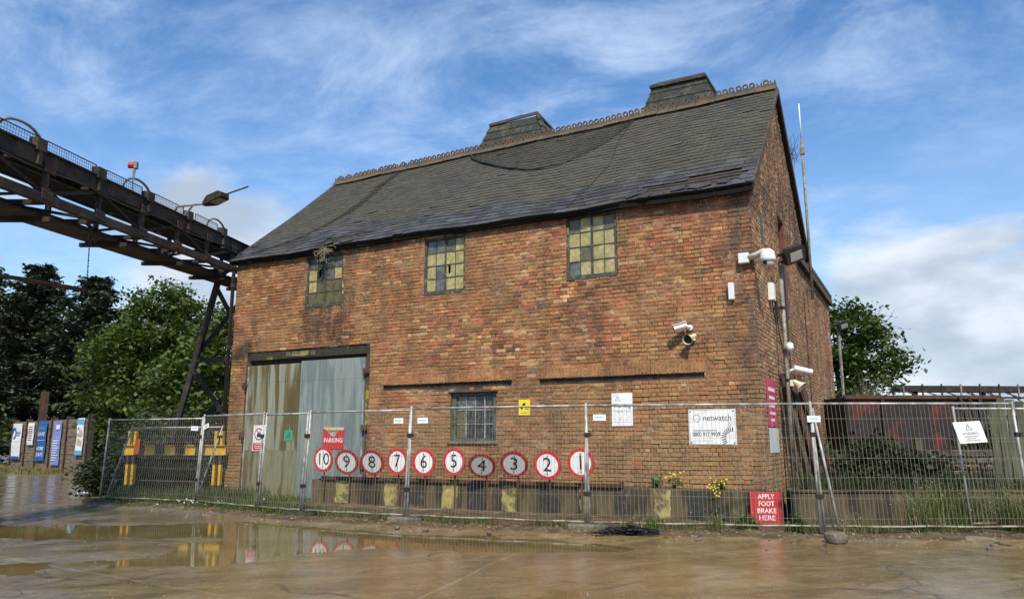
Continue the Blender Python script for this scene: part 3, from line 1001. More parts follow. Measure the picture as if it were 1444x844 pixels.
# ---- windows
def upper_window(rect, panes, broken=()):
    x0, x1, z0, z1 = rect
    fw, y = 0.055, 0.05
    fr = MB()
    fr.box(x0, x0 + fw, y - .03, y + .07, z0, z1)
    fr.box(x1 - fw, x1, y - .03, y + .07, z0, z1)
    fr.box(x0 + fw, x1 - fw, y - .03, y + .07, z1 - fw, z1)
    fr.box(x0 + fw, x1 - fw, y - .05, y + .07, z0, z0 + fw)
    win = fr.obj('window', M_FRAME, bld)
    ix0, ix1, iz0, iz1 = x0 + fw, x1 - fw, z0 + fw, z1 - fw
    mid = (ix0 + ix1) / 2
    mull = MB(); mull.box(mid - .022, mid + .022, y - .01, y + .05, iz0, iz1)
    mull.obj('mullion', M_FRAME, win)
    sill = MB(); sill.cbox(x0 + .005, x1 - .005, -0.022, 0.04, z0 - .045, z0 - .003, 0.006)
    sill.obj('sill', M_FRAME, win)
    rows = 4
    for half in range(2):
        a = ix0 if half == 0 else mid + .022
        b_ = mid - .022 if half == 0 else ix1
        hz = (iz1 - iz0) / rows
        gbm = MB()
        for k in range(1, rows):
            gbm.box(a, b_, y + .005, y + .035, iz0 + k * hz - .010, iz0 + k * hz + .010)
        xm = (a + b_) / 2
        for k in range(rows):
            gbm.box(xm - .008, xm + .008, y + .006, y + .034, iz0 + k * hz + .010, iz0 + (k + 1) * hz - .010)
        gbm.obj('glazing_bars', M_FRAME, win)
        for k in range(rows):
            for c in range(2):
                pa, pb = (a, xm - .008) if c == 0 else (xm + .008, b_)
                za, zb = iz0 + k * hz + .010, iz0 + (k + 1) * hz - .010
                kind = panes[rows - 1 - k][half * 2 + c]
                ti = random.uniform(-.006, .006)
                pm = MB()
                if (rows - 1 - k, half * 2 + c) in broken:       # jagged hole: a shard left along two sides
                    w_, h_ = pb - pa, zb - za
                    pm.prism([(pa, za), (pb, za), (pb, zb), (pa + w_ * .42, zb), (pa + w_ * .48, za + h_ * .7), (pa + w_ * .44, za + h_ * .35), (pa + w_ * .30, za + h_ * .18), (pa + w_ * .22, za + h_ * .4), (pa + w_ * .2, zb), (pa, zb)], y + .016, y + .020)
                else:
                    pm.add([(pa, y + .018 + ti, za), (pb, y + .018 - ti, za), (pb, y + .018 - ti, zb), (pa, y + .018 + ti, zb),
                            (pa, y + .022 + ti, za), (pb, y + .022 - ti, za), (pb, y + .022 - ti, zb), (pa, y + .022 + ti, zb)],
                           [(0, 1, 2, 3), (7, 6, 5, 4), (0, 4, 5, 1), (1, 5, 6, 2), (2, 6, 7, 3), (3, 7, 4, 0)])
                pm.obj('pane', M_PANE[random.choice([0, 0, 4, 5, 5]) if kind == 0 else kind], win)
    bk = MB(); bk.box(x0, x1, 0.30, 0.33, z0, z1)
    bk.obj('backing', M_INSIDE, win)
    return win


upper_window(WINS[0], [[1, 3, 1, 1], [0, 3, 1, 0], [0, 2, 2, 2], [2, 2, 2, 2]], {(1, 1)})
upper_window(WINS[1], [[1, 1, 2, 0], [0, 0, 0, 0], [0, 1, 0, 0], [0, 1, 0, 0]], {(2, 2)})
upper_window(WINS[2], [[2, 0, 0, 2], [0, 0, 0, 0], [0, 2, 0, 0], [1, 0, 0, 0]])

# lower barred window
x0, x1, z0, z1 = LOWWIN
fr = MB()
for a, b_, c, d in ((x0, x0 + .12, z0, z1), (x1 - .10, x1, z0, z1), (x0 + .12, x1 - .10, z1 - .07, z1), (x0 + .12, x1 - .10, z0, z0 + .06)):
    fr.box(a, b_, .06, .15, c, d)
low = fr.obj('window', M_GREENPAINT, bld)
pw = (x1 - .10 - x0 - .12) / 4
ph = (z1 - .07 - z0 - .06) / 3
for i in range(4):
    for j in range(3):
        a, c = x0 + .12 + i * pw, z0 + .06 + j * ph
        kind = 3 if (i, j) not in ((0, 0), (0, 1), (0, 2), (1, 2)) else (2 if j < 2 else 1)
        MB().box(a + .010, a + pw - .010, .105, .110, c + .010, c + ph - .010).obj('pane', M_PANE[kind], low)
gb = MB()
for i in range(1, 4):
    gb.box(x0 + .12 + i * pw - .010, x0 + .12 + i * pw + .010, .085, .118, z0 + .06, z1 - .07)
for j in range(1, 3):
    for i in range(4):
        a = x0 + .12 + i * pw
        gb.box(a + .010, a + pw - .010, .088, .115, z0 + .06 + j * ph - .009, z0 + .06 + j * ph + .009)
gb.obj('glazing_bars', M_GALV, low)
MB().cbox(x0 - .05, x1 + .05, -.05, .055, z0 - .07, z0 - .003, .012).obj('sill', M_FOOTING, low)
MB().box(x0, x1, .30, .33, z0, z1).obj('backing', M_INSIDE, low)
MB().cbox(x0 - .04, x1 + .06, -.045, .05, z1 + .004, z1 + .035, .008).obj('ledge', M_DARKWOOD, low)

# sunk lintel beams
for k, (a, b_, c, d) in enumerate(BEAMS):
    MB().box(a, b_, .05, .30, c, d - .012).obj('lintel_beam', M_WEATHERBEAM, bld)
    # row of upright bricks above
    q = MB()
    xx = a - .05
    while xx < b_ + .05:
        vs, fs = brick_geo(.068, .215, rb)
        q.add([(x + xx, y - .004, z + d + .006) for x, y, z in vs], fs, tuple(np.array((0.29, 0.135, 0.062)) * rb.uniform(.75, 1.2)))
        xx += .079
    o = q.obj('soldier_course', M_BRICK, bld)
    o['kind'] = 'stuff'

# ---- double door
M_DOORL = pmat('olive_streaked_sheet', (0.27, 0.27, 0.19), 0.5, metal=0.15, col2=(0.115, 0.085, 0.028), mixscale=1.35, mixr=(0.44, 0.54), streak=(2.4, 2.4, 0.22), var=0.28, vscale=5, bump=0.08, rvar=.1)
M_DOORR = pmat('grey_green_sheet', (0.255, 0.285, 0.255), 0.45, metal=0.2, col2=(0.165, 0.205, 0.19), mixscale=1.6, mixr=(0.45, 0.56), streak=(2.4, 2.4, 0.25), var=0.2, vscale=5, bump=0.08, rvar=.1)
M_DOORD = pmat('rust_washed_sheet', (0.21, 0.205, 0.125), 0.55, metal=0.1, col2=(0.13, 0.085, 0.03), mixscale=1.6, mixr=(0.45, 0.62), streak=(2.4, 2.4, 0.3), var=0.3, vscale=5, bump=0.08, rvar=.1)
dx0, dx1, dz1 = -13.14, -9.24, 3.47
dm = -11.30
for a, b_, m1, m2 in ((dx0, dm - .006, M_DOORL, M_DOORD), (dm + .006, dx1, M_DOORR, M_DOORR)):
    leaf = MB().box(a, b_, .015, .055, .03, dz1 - (0.0 if a > -12 else .05)).obj('door', M_DOORR, bld)
    ztops = [dz1 - (0.0 if a > -12 else .05)]
    seams = [.06, 1.22, 2.95, ztops[0]]
    for k in range(3):
        oy = .003 * k
        MB().cbox(a + .012, b_ - .012, -.006 - oy, .012, seams[k] + .004, seams[k + 1] + (.03 if k < 2 else -.004), .003).obj('sheet', m1 if k > 0 else m2, leaf)
    MB().box(b_ - .035 if a > -12 else a, b_ if a > -12 else a + .03, -.028, -.013, .06, ztops[0] - .02).obj('edge_strip', M_GALV, leaf)
    for hz in ((.9, 1.75, 3.1) if a > -12 else (1.6, 2.9)):
        hx = b_ if a > -12 else a
        s = 1 if a > -12 else -1
        h = MB()
        h.cbox(min(hx - .02 * s, hx + .17 * s), max(hx - .02 * s, hx + .17 * s), -.07, -.030, hz - .045, hz + .045, .008)
        h.tube([(hx + .03 * s, -.09, hz - .09), (hx + .03 * s, -.09, hz + .09)], .026, 8)
        h.obj('hinge', M_RUSTBROWN, leaf)
MB().box(DOOR[0], DOOR[1], .02, .30, 3.56, DOOR[3] - .015).obj('door_lintel', pmat('mossy_beam', (0.03, 0.026, 0.016), 0.9, col2=(0.20, 0.16, 0.02), mixscale=2.2, mixr=(0.56, 0.68), var=.4, bump=.4), bld)
MB().box(DOOR[0], DOOR[1], .12, .30, 0.0, 3.56).obj('door_backing', M_INSIDE, bld)
M_JAMB = (pmat('mossy_jamb', (0.06, 0.045, 0.03), 0.9, col2=(0.28, 0.22, 0.03), mixscale=3, mixr=(0.55, 0.66), bump=.4))
MB().box(DOOR[1] - .10, DOOR[1] - .002, .0, .11, .02, 3.55).obj('door_jamb', M_JAMB, bld)
MB().box(DOOR[0] + .002, DOOR[0] + .09, .0, .11, .02, 3.55).obj('door_jamb', M_JAMB, bld)

# ---- gable openings
y0, y1, z0, z1 = GHOLES[0]
gd = MB().box(-.16, -.12, y0, y1, z0, z1).obj('loft_door', M_INSIDE, bld)
MB().box(-.05, .012, y0 + .30, y1 - .081, z0, z1 - .60).obj('shutter', M_REDDOOR, gd)
for a in (y0, y1 - .08):
    MB().box(-.10, .010, a + .001, a + .079, z0, z1).obj('frame_post', M_REDDOOR, gd)
q = MB()
yy = y0 - .1
while yy < y1 + .1:
    vs, fs = brick_geo(.068, .2, rb)
    q.add([(-y + .003, x + yy, z + z1 + .01) for x, y, z in vs], fs, tuple(np.array((0.30, 0.15, 0.075)) * rb.uniform(.75, 1.2)))
    yy += .079
o = q.obj('soldier_course', M_BRICK, gd); o['kind'] = 'stuff'
y0, y1, z0, z1 = GHOLES[1]
gw = MB().box(-.06, .008, y0, y1, z0, z1).obj('shutter', M_GREENPAINT, bld)
y0, y1, z0, z1 = GHOLES[2]
MB().box(-.30, -.20, y0, y1, z0, z1).obj('vent_recess', M_INSIDE, bld)

# ---- roof
RX0, RX1 = -LEN - 0.14, 0.10


def roof_pt(x, s, lift=0.0):
    """s metres up the front slope from the eave edge, in building coordinates"""
    SL = 5.53
    q = s / SL
    y = -0.20 + 4.14 * q
    z = 6.33 + q * (3.69 + 0.017 * x) - 0.05 * math.sin(math.pi * min(1, max(0, q))) * (0.6 + 0.4 * math.sin(x * 1.1)) + 0.02 * math.sin(x * 0.8 + 2) * (1 - q)
    z += 0.012 * math.sin(x * 2.3 + s * 1.7)
    n_ = Vector((0, -3.69, 4.14)).normalized()
    return Vector((x, y, z)) + n_ * lift


SLOPE = 5.53
mb = MB()
nxs = 56
nss = 14
top, bot = [], []
for i in range(nxs + 1):
    for j in range(nss + 1):
        x = RX0 + .03 + (RX1 - RX0 - .06) * i / nxs
        s = .02 + (SLOPE - .02) * j / nss
        top.append(roof_pt(x, s, -.030)); bot.append(roof_pt(x, s, -.060))
Kt = len(top)
fs = []
for i in range(nxs):
    for j in range(nss):
        a, b_, c, d = i * (nss + 1) + j, (i + 1) * (nss + 1) + j, (i + 1) * (nss + 1) + j + 1, i * (nss + 1) + j + 1
        fs.append((a, b_, c, d)); fs.append((Kt + d, Kt + c, Kt + b_, Kt + a))
for j in range(nss):
    for i in (0, nxs):
        a, d = i * (nss + 1) + j, i * (nss + 1) + j + 1
        fs.append((a, d, Kt + d, Kt + a))
for i in range(nxs):
    a, b_ = i * (nss + 1), (i + 1) * (nss + 1)
    fs.append((a, Kt + a, Kt + b_, b_))
mb.add(top + bot, fs)
# rear slope as a boarded slope of its own
e = ztop(7.75) + .09 - .15 * .87
mb.add([(RX0, RIDGE_Y, 9.68), (RX1, RIDGE_Y, 9.95), (RX1, 7.95, e), (RX0, 7.95, e), (RX0, RIDGE_Y, 9.61), (RX1, RIDGE_Y, 9.88), (RX1, 7.95, e - .07), (RX0, 7.95, e - .07)],
       [(0, 1, 2, 3), (7, 6, 5, 4), (0, 4, 5, 1), (1, 5, 6, 2), (2, 6, 7, 3), (3, 7, 4, 0)])
roof = mb.obj('roof', M_INSIDE, bld)

EXPO, SW = 0.19, 0.27
rs = random.Random(5)
# where slates are gone: (x0, x1, s0, s1)
GAPS = [(-2.15, -1.25, .15, .62), (-1.15, -.12, .20, .85), (-10.85, -10.2, .05, .62), (-10.3, -9.85, .20, .62)]
slates = []
row = 0
s = 0.0
while s < SLOPE - .05:
    x = RX0 + (0 if row % 2 else SW / 2) - SW
    while x < RX1:
        a, b_ = max(x, RX0), min(x + SW - .006, RX1)
        if b_ - a > .05:
            xm, sm = (a + b_) / 2, s + EXPO / 2
            gone = any(g[0] < xm < g[1] and g[2] < sm < g[3] for g in GAPS)
            if not gone:
                slates.append((a, b_, s + .018 * float(fbm(xm * 1.1, s * 2.0 + 7, 2)) + (.03 * float(vn(xm * .7, 3.3 + s)) if s > .1 else 0), gone))
        x += SW
    s += EXPO
    row += 1


def slate_geo(w_, L, r):
    j = lambda q: r.uniform(-q, q)
    lift = r.uniform(.002, .008) + (0.015 if r.random() < .015 else 0)
    th = .006
    a = [(0 + j(.003), j(.008), lift), (w_ + j(.003), j(.008), lift + j(.004)), (w_, L, -.014), (0, L, -.014)]
    if r.random() < .10:                     # chipped lower corner
        a[0] = (0, r.uniform(.02, .06), lift)
    b_ = [(x, y, z - th) for x, y, z in a]
    return a + b_, [(0, 1, 2, 3), (0, 4, 5, 1), (0, 3, 7, 4), (1, 5, 6, 2)]


def slate_col(r):
    c = np.array(r.choice([(0.050, 0.051, 0.053), (0.062, 0.062, 0.063), (0.042, 0.043, 0.045), (0.056, 0.052, 0.046), (0.074, 0.073, 0.070)]))
    return tuple(c * r.uniform(.75, 1.25))


def slate_matrix(a, s, r, slip=0.0):
    p = roof_pt(a, s - slip)
    ux = (roof_pt(a + .1, s) - roof_pt(a, s)).normalized()
    uv = (roof_pt(a, s + .1) - roof_pt(a, s)).normalized()
    n_ = ux.cross(uv).normalized()
    uv = n_.cross(ux)
    ang = r.gauss(0, .010)
    ux2 = ux * math.cos(ang) + uv * math.sin(ang)
    uv2 = uv * math.cos(ang) - ux * math.sin(ang)
    mm = Matrix((ux2, uv2, n_)).transposed().to_4x4()
    mm.translation = p
    return mm


order = sorted(range(len(slates)), key=lambda i: (B(*roof_pt((slates[i][0] + slates[i][1]) / 2, slates[i][2])) - camv).length / max(.3, (slates[i][1] - slates[i][0]) / SW))
nearS = set(order[:300])
sv = []
for k in range(20):
    vs, fs = slate_geo(SW - .006, EXPO + .085, rs)
    me = MB().add(vs, fs, slate_col(rs)).mesh('slate'); me.materials.append(M_SLATE); sv.append(me)
stuff = MB()
for i, (a, b_, s, gone) in enumerate(slates):
    slip = rs.uniform(.05, .18) if gone else (rs.uniform(0, .012) if rs.random() < .95 else rs.uniform(.01, .035))
    mm = slate_matrix(a, s, rs, slip)
    if gone:
        mm = mm @ Matrix.Rotation(rs.uniform(-.25, .25), 4, 'Z')
    if i in nearS:
        o = link('slate', sv[rs.randrange(20)], roof)
        o.matrix_basis = mm @ Matrix.Diagonal(((b_ - a) / (SW - .006), 1, 1, 1))
    else:
        vs, fs = slate_geo(b_ - a, EXPO + .085, rs)
        stuff.add([mm @ Vector(v) for v in vs], fs, slate_col(rs))
o = stuff.obj('slating', M_SLATE, roof); o['kind'] = 'stuff'
# rear-slope slates, joined
stuff = MB()
sb, rowb = 0.0, 0
LB = math.hypot(7.95 - RIDGE_Y, 9.95 - e)
while sb < LB - .1:
    x = RX0 + (SW / 2 if rowb % 2 else 0)
    while x < RX1 - .05:
        k0, k1 = sb / LB, min(1, (sb + EXPO + .08) / LB)
        zr_ = 9.95 + .019 * x - .02
        pnt = lambda k, up: (7.95 + (RIDGE_Y - 7.95) * k, e + (zr_ - e) * k + up)
        (ya, za), (yb, zb) = pnt(k0, .035), pnt(k1, .012)
        w_ = min(SW - .006, RX1 - x)
        stuff.add([(x + w_, ya, za), (x, ya, za), (x, yb, zb), (x + w_, yb, zb)], [(0, 1, 2, 3)], slate_col(rs))
        x += SW
    sb += EXPO
    rowb += 1
o = stuff.obj('slating', M_SLATE, roof); o['kind'] = 'stuff'
# battens that show in the gaps
for s in (.05, .20, .34, .50, .64):
    for xa, xb in ((-2.3, .06), (-11.0, -9.7)):
        q = MB()
        pts = np.linspace(xa, xb, 6)
        for u, v in zip(pts[:-1], pts[1:]):
            q.bar(roof_pt(u, s, -.022), roof_pt(v, s, -.022), .045, .022, up=(0, -.66, .75))
        q.obj('batten', M_DARKWOOD, roof)
# loose, slipped slates hanging over the eave
for x, s, an, sc in ((-2.42, .02, .5, 1.0), (-2.2, -.02, -.3, .9), (-1.5, .03, .25, 1.1), (-1.2, .10, -.35, 1.0), (-.92, .02, .4, 1.0), (-.6, .12, -.2, .8), (-10.55, .02, .5, .9), (-10.15, .12, -.5, 1.0), (-9.9, .0, .3, .9)):
    o = link('slate', sv[rs.randrange(20)], roof)
    o.matrix_basis = slate_matrix(x, s, rs) @ Matrix.Translation((0, 0, .028)) @ Matrix.Rotation(an, 4, 'Z') @ Matrix.Rotation(-.05, 4, 'X') @ Matrix.Scale(sc, 4)
# black strip standing in for the shade below the slate edge, rafter feet
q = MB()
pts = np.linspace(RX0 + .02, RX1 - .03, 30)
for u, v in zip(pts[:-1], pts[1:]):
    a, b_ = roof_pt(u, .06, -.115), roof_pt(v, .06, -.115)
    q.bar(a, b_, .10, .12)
q.obj('eave_shade_strip', M_EAVESHADE, roof)
q = MB()
for x in np.arange(RX0 + .2, RX1 - .1, .46):
    q.bar(roof_pt(x, .06, -.10), roof_pt(x, .9, -.10), .06, .08)
o = q.obj('rafter_feet', M_DARKWOOD, roof); o['kind'] = 'stuff'
# rotten eave timber sagging at the right end
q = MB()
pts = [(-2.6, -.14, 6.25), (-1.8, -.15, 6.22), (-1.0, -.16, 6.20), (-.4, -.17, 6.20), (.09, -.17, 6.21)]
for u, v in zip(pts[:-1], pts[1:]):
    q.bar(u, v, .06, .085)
q.obj('eave_timber', M_EAVESHADE, roof)  # timber coloured near-black to carry the eave shade
# verge boards (right front and rear slope, left)
for xx in (RX1 + .012, RX0 - .012):
    q = MB()
    ss = np.linspace(.02, SLOPE, 12)
    for u, v in zip(ss[:-1], ss[1:]):
        q.bar(roof_pt(xx, u, -.055), roof_pt(xx, v, -.055), .03, .10, up=(0, -.66, .75))
    q.bar((xx, RIDGE_Y + .02, 9.93 if xx > -5 else 9.66), (xx, 7.98, e - .01), .035, .15, up=(0, .66, .75))
    q.obj('verge_board', M_DARKWOOD, roof)

# ---- crested ridge tiles
RT = 0.50
nt = int((RX1 - RX0 - .02) / RT)
rr = random.Random(23)


def ridge_tile(broken):
    q = MB()
    # angled cap
    L = RT - .012
    cap = [(-.17, -.150), (-.16, -.125), (0, .022), (.16, -.125), (.17, -.150), (0, -.012)]
    vs = [(0, y, z) for y, z in cap] + [(L, y, z) for y, z in cap]
    n = len(cap)
    q.add(vs, [tuple(range(n)), tuple(range(2 * n - 1, n - 1, -1))] + [(k, n + k, n + (k + 1) % n, (k + 1) % n) for k in range(n)])
    q.box(0.0, L, -.022, .022, .0, .05)
    for k in range(3):
        if k in broken:
            q.ring((k + .5) * L / 3, .105, -.02, .02, .038, .072, 12, 150, 390)
        else:
            q.ring((k + .5) * L / 3, .112, -.02, .02, .038, .074, 14)
    return q


rv = [ridge_tile(()).mesh('ridge_tile'), ridge_tile(()).mesh('ridge_tile'), ridge_tile((1,)).mesh('ridge_tile'), ridge_tile((0, 2)).mesh('ridge_tile')]
for me in rv:
    me.materials.append(M_TERRACOTTA)
for k in range(nt):
    x = RX1 - (k + 1) * (RX1 - RX0) / nt
    a, b_ = roof_pt(x, SLOPE), roof_pt(x + RT, SLOPE)
    o = link('ridge_tile', rv[rr.choice([0, 0, 0, 0, 1, 2, 3])], roof, None, a + Vector((0, 0.0, .075)))
    d = (b_ - a).normalized()
    o.rotation_euler = (rr.gauss(0, .02), -math.asin(d.z) + rr.gauss(0, .012), 0)

# ---- two kiln cowls behind the ridge
def cowl(x0, x1, zt, capped):
    yc, zb = RIDGE_Y + 1.05, 9.2
    w0 = (x1 - x0) / 2
    xc = (x0 + x1) / 2
    tw = w0 * .54
    q = MB()
    base = [(xc - w0, yc - .95), (xc + w0, yc - .95), (xc + w0, yc + .95), (xc - w0, yc + .95)]
    topp = [(xc - tw, yc - .50), (xc + tw, yc - .50), (xc + tw, yc + .50), (xc - tw, yc + .50)]
    # four boarded sides, each plank row set a little proud of the one above
    nb = 7
    vs, fs = [], []
    for k in range(nb):
        k0, k1 = k / nb, (k + 1) / nb
        lv = lambda kk, o_: [((1 - kk) * bx + kk * tx + o_ * math.copysign(1, bx - xc), (1 - kk) * by + kk * ty + o_ * math.copysign(1, by - yc), zb + (zt - zb) * kk) for (bx, by), (tx, ty) in zip(base, topp)]
        A_, B_ = lv(k0, .018), lv(k1, 0.0)
        bse = len(vs)
        vs += A_ + B_
        for i in range(4):
            fs.append((bse + i, bse + (i + 1) % 4, bse + 4 + (i + 1) % 4, bse + 4 + i))
    q.add(vs, fs)
    q.add([(*p_, zt) for p_ in topp], [(0, 1, 2, 3)])
    cw = q.obj('cowl', M_COWL, roof)
    if capped:                                    # steep boarded cap with an overhanging lip
        c = MB()
        o_ = .05
        lip = [(xc - tw * 1.03 - o_, yc - .56 - o_), (xc + tw * 1.03 + o_, yc - .56 - o_), (xc + tw * 1.03 + o_, yc + .56 + o_), (xc - tw * 1.03 - o_, yc + .56 + o_)]
        tp = [(xc - tw * .92, yc - .20), (xc + tw * .92, yc - .20), (xc + tw * .92, yc + .20), (xc - tw * .92, yc + .20)]
        vs = [(*p_, zt - .10) for p_ in lip] + [(*p_, zt - .03) for p_ in lip] + [(*p_, zt + .22) for p_ in tp]
        c.add(vs, [(3, 2, 1, 0), (8, 9, 10, 11)] + [(i, (i + 1) % 4, 4 + (i + 1) % 4, 4 + i) for i in range(4)] + [(4 + i, 4 + (i + 1) % 4, 8 + (i + 1) % 4, 8 + i) for i in range(4)])
        c.obj('cowl_cap', M_COWL, cw)
    else:                                         # broken top: ragged boards
        c = MB()
        c.bar((xc - tw - .03, yc - .52, zt + .02), (xc + tw + .05, yc - .52, zt + .09), .05, .08)
        c.bar((xc - tw - .03, yc - .40, zt + .05), (xc + tw * .4, yc - .46, zt + .13), .10, .035)
        c.bar((xc + tw + .03, yc - .54, zt + .08), (xc + tw + .03, yc + .5, zt - .02), .05, .06)
        for k in range(7):
            f = k / 7
            c.bar((xc + tw + (w0 - tw) * f + .03, yc - .52 - .42 * f, zt - (zt - zb) * f + .03), (xc + tw + (w0 - tw) * (f + .1) + .05, yc - .52 - .42 * (f + .1), zt - (zt - zb) * (f + .1) + .02), .09, .05)
        c.obj('broken_board', M_DARKWOOD, cw)


cowl(-3.80, -1.20, 11.06, True)
cowl(-9.02, -6.10, 10.92, False)

# ---- loose bird netting hanging below the ridge
def net_edge(k):
    """hanging lower edge of the loose net, as roof coordinates"""
    P_ = [(-8.60, 5.35), (-8.35, 4.95), (-7.75, 4.35), (-7.13, 3.86), (-6.5, 3.42), (-5.99, 3.18), (-5.45, 3.06), (-4.96, 3.10), (-4.5, 3.4), (-4.15, 3.9), (-3.8, 4.6), (-3.55, 5.35)]
    f_ = k * (len(P_) - 1)
    i_ = min(len(P_) - 2, int(f_))
    f_ -= i_
    f_ = f_ * f_ * (3 - 2 * f_) * .4 + f_ * .6
    return P_[i_][0] + (P_[i_ + 1][0] - P_[i_][0]) * f_, P_[i_][1] + (P_[i_ + 1][1] - P_[i_][1]) * f_


q = MB()
pts = []
for i in range(41):
    x, s = net_edge(i / 40)
    pts.append(roof_pt(x, s, .035 + .015 * math.sin(i * .9)))
q.tube(pts, [.010 + .040 * max(0, 1 - i / 28) * min(1, .35 + i / 6) for i in range(41)], 7)
net = tag(q.obj('loose_net', M_NET), None)
net.matrix_world = Matrix.Translation(BO) @ Matrix.Rotation(BROT, 4, 'Z')
tag(net, 'black bird netting sagging loose in a swag below the ridge between the cowls', 'netting')
q = MB()
for i in range(1, 60):
    x, s = net_edge(i / 60)
    if SLOPE - .1 - s > .05:
        q.bar(roof_pt(x, s, .03), roof_pt(x, SLOPE - .08, .035), .006, .003)
for k in np.arange(.06, .97, .075):
    line = []
    for i in range(41):
        x, s = net_edge(i / 40)
        line.append(roof_pt(x, s + (SLOPE - .08 - s) * k, .03))
    for a, b_ in zip(line[:-1], line[1:]):
        q.bar(a, b_, .005, .003)
o = q.obj('net_mesh', M_NET, net); o['kind'] = 'stuff'

# seams where strips of roof netting overlap
for nm_, path, lab in (('net_seam', [(-11.2, 5.3), (-11.35, 4.3), (-11.3, 3.2), (-11.35, 2.4), (-11.6, 1.7), (-12.0, 1.1), (-12.6, .65), (-13.3, .3)], 'dark fold of roof netting curving down the slope towards the far verge'),
                       ('net_seam', [(-3.6, 5.2), (-3.65, 4.05), (-3.45, 2.4), (-3.62, 1.25), (-3.83, .22)], 'thin dark seam of roof netting running down above the third window')):
    q = MB()
    q.tube([roof_pt(x, s, .016) for x, s in path], .008, 5)
    if 'fold' in lab:                          # a doubled strip of mesh, so it reads as a darker band
        den = []
        for (xa, sa), (xb, sb_) in zip(path[:-1], path[1:]):
            for f_ in np.arange(0, 1, .06):
                den.append((xa + (xb - xa) * f_, sa + (sb_ - sa) * f_))
        for i_, (xa, sa) in enumerate(den):
            w_ = .10 + .10 * math.sin(i_ * .05)
            q.bar(roof_pt(xa - w_, sa - .02, .014), roof_pt(xa + w_, sa + .02, .014), .007, .003)
        for o_ in (-.11, -.04, .05, .12):
            for (xa, sa), (xb, sb_) in zip(den[:-1], den[1:]):
                q.bar(roof_pt(xa + o_, sa, .016), roof_pt(xb + o_, sb_, .016), .007, .003)
    o = q.obj(nm_, M_NETSEAM)
    o.matrix_world = net.matrix_world.copy()
    tag(o, lab, 'netting')

# straw nest bursting from the gap over the first window
q = MB()
rn = random.Random(4)
for k in range(90):
    c = Vector((-10.5 + rn.gauss(0, .12), -.22 + rn.gauss(0, .04), 6.2 + rn.gauss(0, .045)))
    if rn.random() < .3:
        c += Vector((-.10, -.02, -.10 - rn.random() * .14))
    d = Vector((rn.gauss(0, 1), rn.gauss(0, .6), rn.gauss(0, .8))).normalized() * rn.uniform(.03, .08)
    q.bar(c - d, c + d, .007, .007)
nest = q.obj('straw_nest', M_NESTSTRAW)
nest.matrix_world = net.matrix_world.copy()
nest['kind'] = 'stuff'
tag(nest, 'pale straw nest bursting from the broken eave above the small window', 'nest')

# ---- downpipe at the left corner
dp = empty('downpipe', B(-LEN - .02, -.10, 0), BROT, 'black cast downpipe running down the corner by the metal doors', 'pipe')
MB().tube([(-.02, 0, .15), (-.02, 0, 6.0), (0.03, -.06, 6.2)], .05, 10).obj('pipe', M_BLACKPIPE, dp, True)
for z in (.5, 2.1, 3.9, 5.6):
    MB().tube([(-.02, 0, z), (-.02, 0, z + .10)], .066, 10).obj('bracket', M_BLACKPIPE, dp)
MB().tube([(-.02, 0, .15), (-.02, -.04, .06), (-.02, -.14, .02)], .05, 10).obj('shoe', M_BLACKPIPE, dp, True)

# ================================================================== PLINTH (weighbridge ramp wall)
PO = -0.55                                           # front face offset from the wall
pl = empty('plinth_wall', B(-5, PO, 0), BROT, 'low stained concrete plinth with worn yellow and black stripes along the wall', 'wall')
LX = lambda x: x + 5
body = MB().cbox(LX(-10.28), LX(.30), 0, .545, -.1, .585, .015).obj('body', M_CONCRETE, pl)
MB().cbox(LX(-10.2), LX(.34), -.50, -.001, -.1, .05, .012).obj('footing', M_FOOTING, pl)
for a, b_, mm in [(-9.54, -9.12, 0), (-8.13, -7.74, 0), (-7.6, -7.05, 1), (-6.61, -6.22, 0), (-5.95, -5.5, 1), (-5.15, -4.84, 0), (-4.28, -3.85, 1), (-3.42, -3.22, 0), (-2.73, -2.40, 1), (-1.93, -1.62, 0), (-1.3, -.95, 1)]:
    q = MB()
    zc = np.linspace(.055, .572, 9)
    jl = [LX(a) + rs.uniform(-.02, .02) for _ in zc]
    jr = [LX(b_) + rs.uniform(-.02, .02) for _ in zc]
    q.prism(list(zip(jl, zc))[::-1] + list(zip(jr, zc)), -.006, -.0008)
    q.obj('painted_stripe', M_YELLOWPAINT if mm == 0 else M_BLACKPAINT, pl)
for x in (-8.62, -5.40, -2.2, -.82, .0):
    MB().box(LX(x), LX(x) + .022, -.004, -.0006, .055, .57).obj('joint', M_BLACKPAINT, pl)
rail = empty('kerb_rail', B(-9.95, PO - .02, .585), BROT, 'long rusty angle iron rail lying along the plinth top', 'rail')
q = MB()
q.box(0, 7.42, -.035, .05, .004, .018)
q.box(0, 7.42, -.035, -.02, .018, .075)
q.obj('angle_iron', M_RUSTBROWN, rail)
MB().box(7.36, 7.42, -.02, .05, .019, .13).obj('end_plate', M_RUSTBROWN, rail)
# ledge that carries on to the right, turned to run along the yard
lw = empty('ledge_wall', (4.82, 13.62, 0), 0, 'low dark concrete retaining ledge running on past the brick corner', 'wall')
MB().cbox(0, 9.5, 0, .32, -.1, .585, .015).obj('body', M_CONCRETE, lw)
MB().cbox(-.02, 9.5, -.55, -.001, -.1, .05, .012).obj('footing', M_FOOTING, lw)
MB().cbox(-.0, 9.5, -.025, .35, .5855, .615, .008).obj('coping', M_CONCRETE, lw)
for x in (1.9, 4.3, 6.8):
    MB().box(x, x + .12, -.016, -.0006, .0, .58).obj('joint_post', M_DARKWOOD, lw)
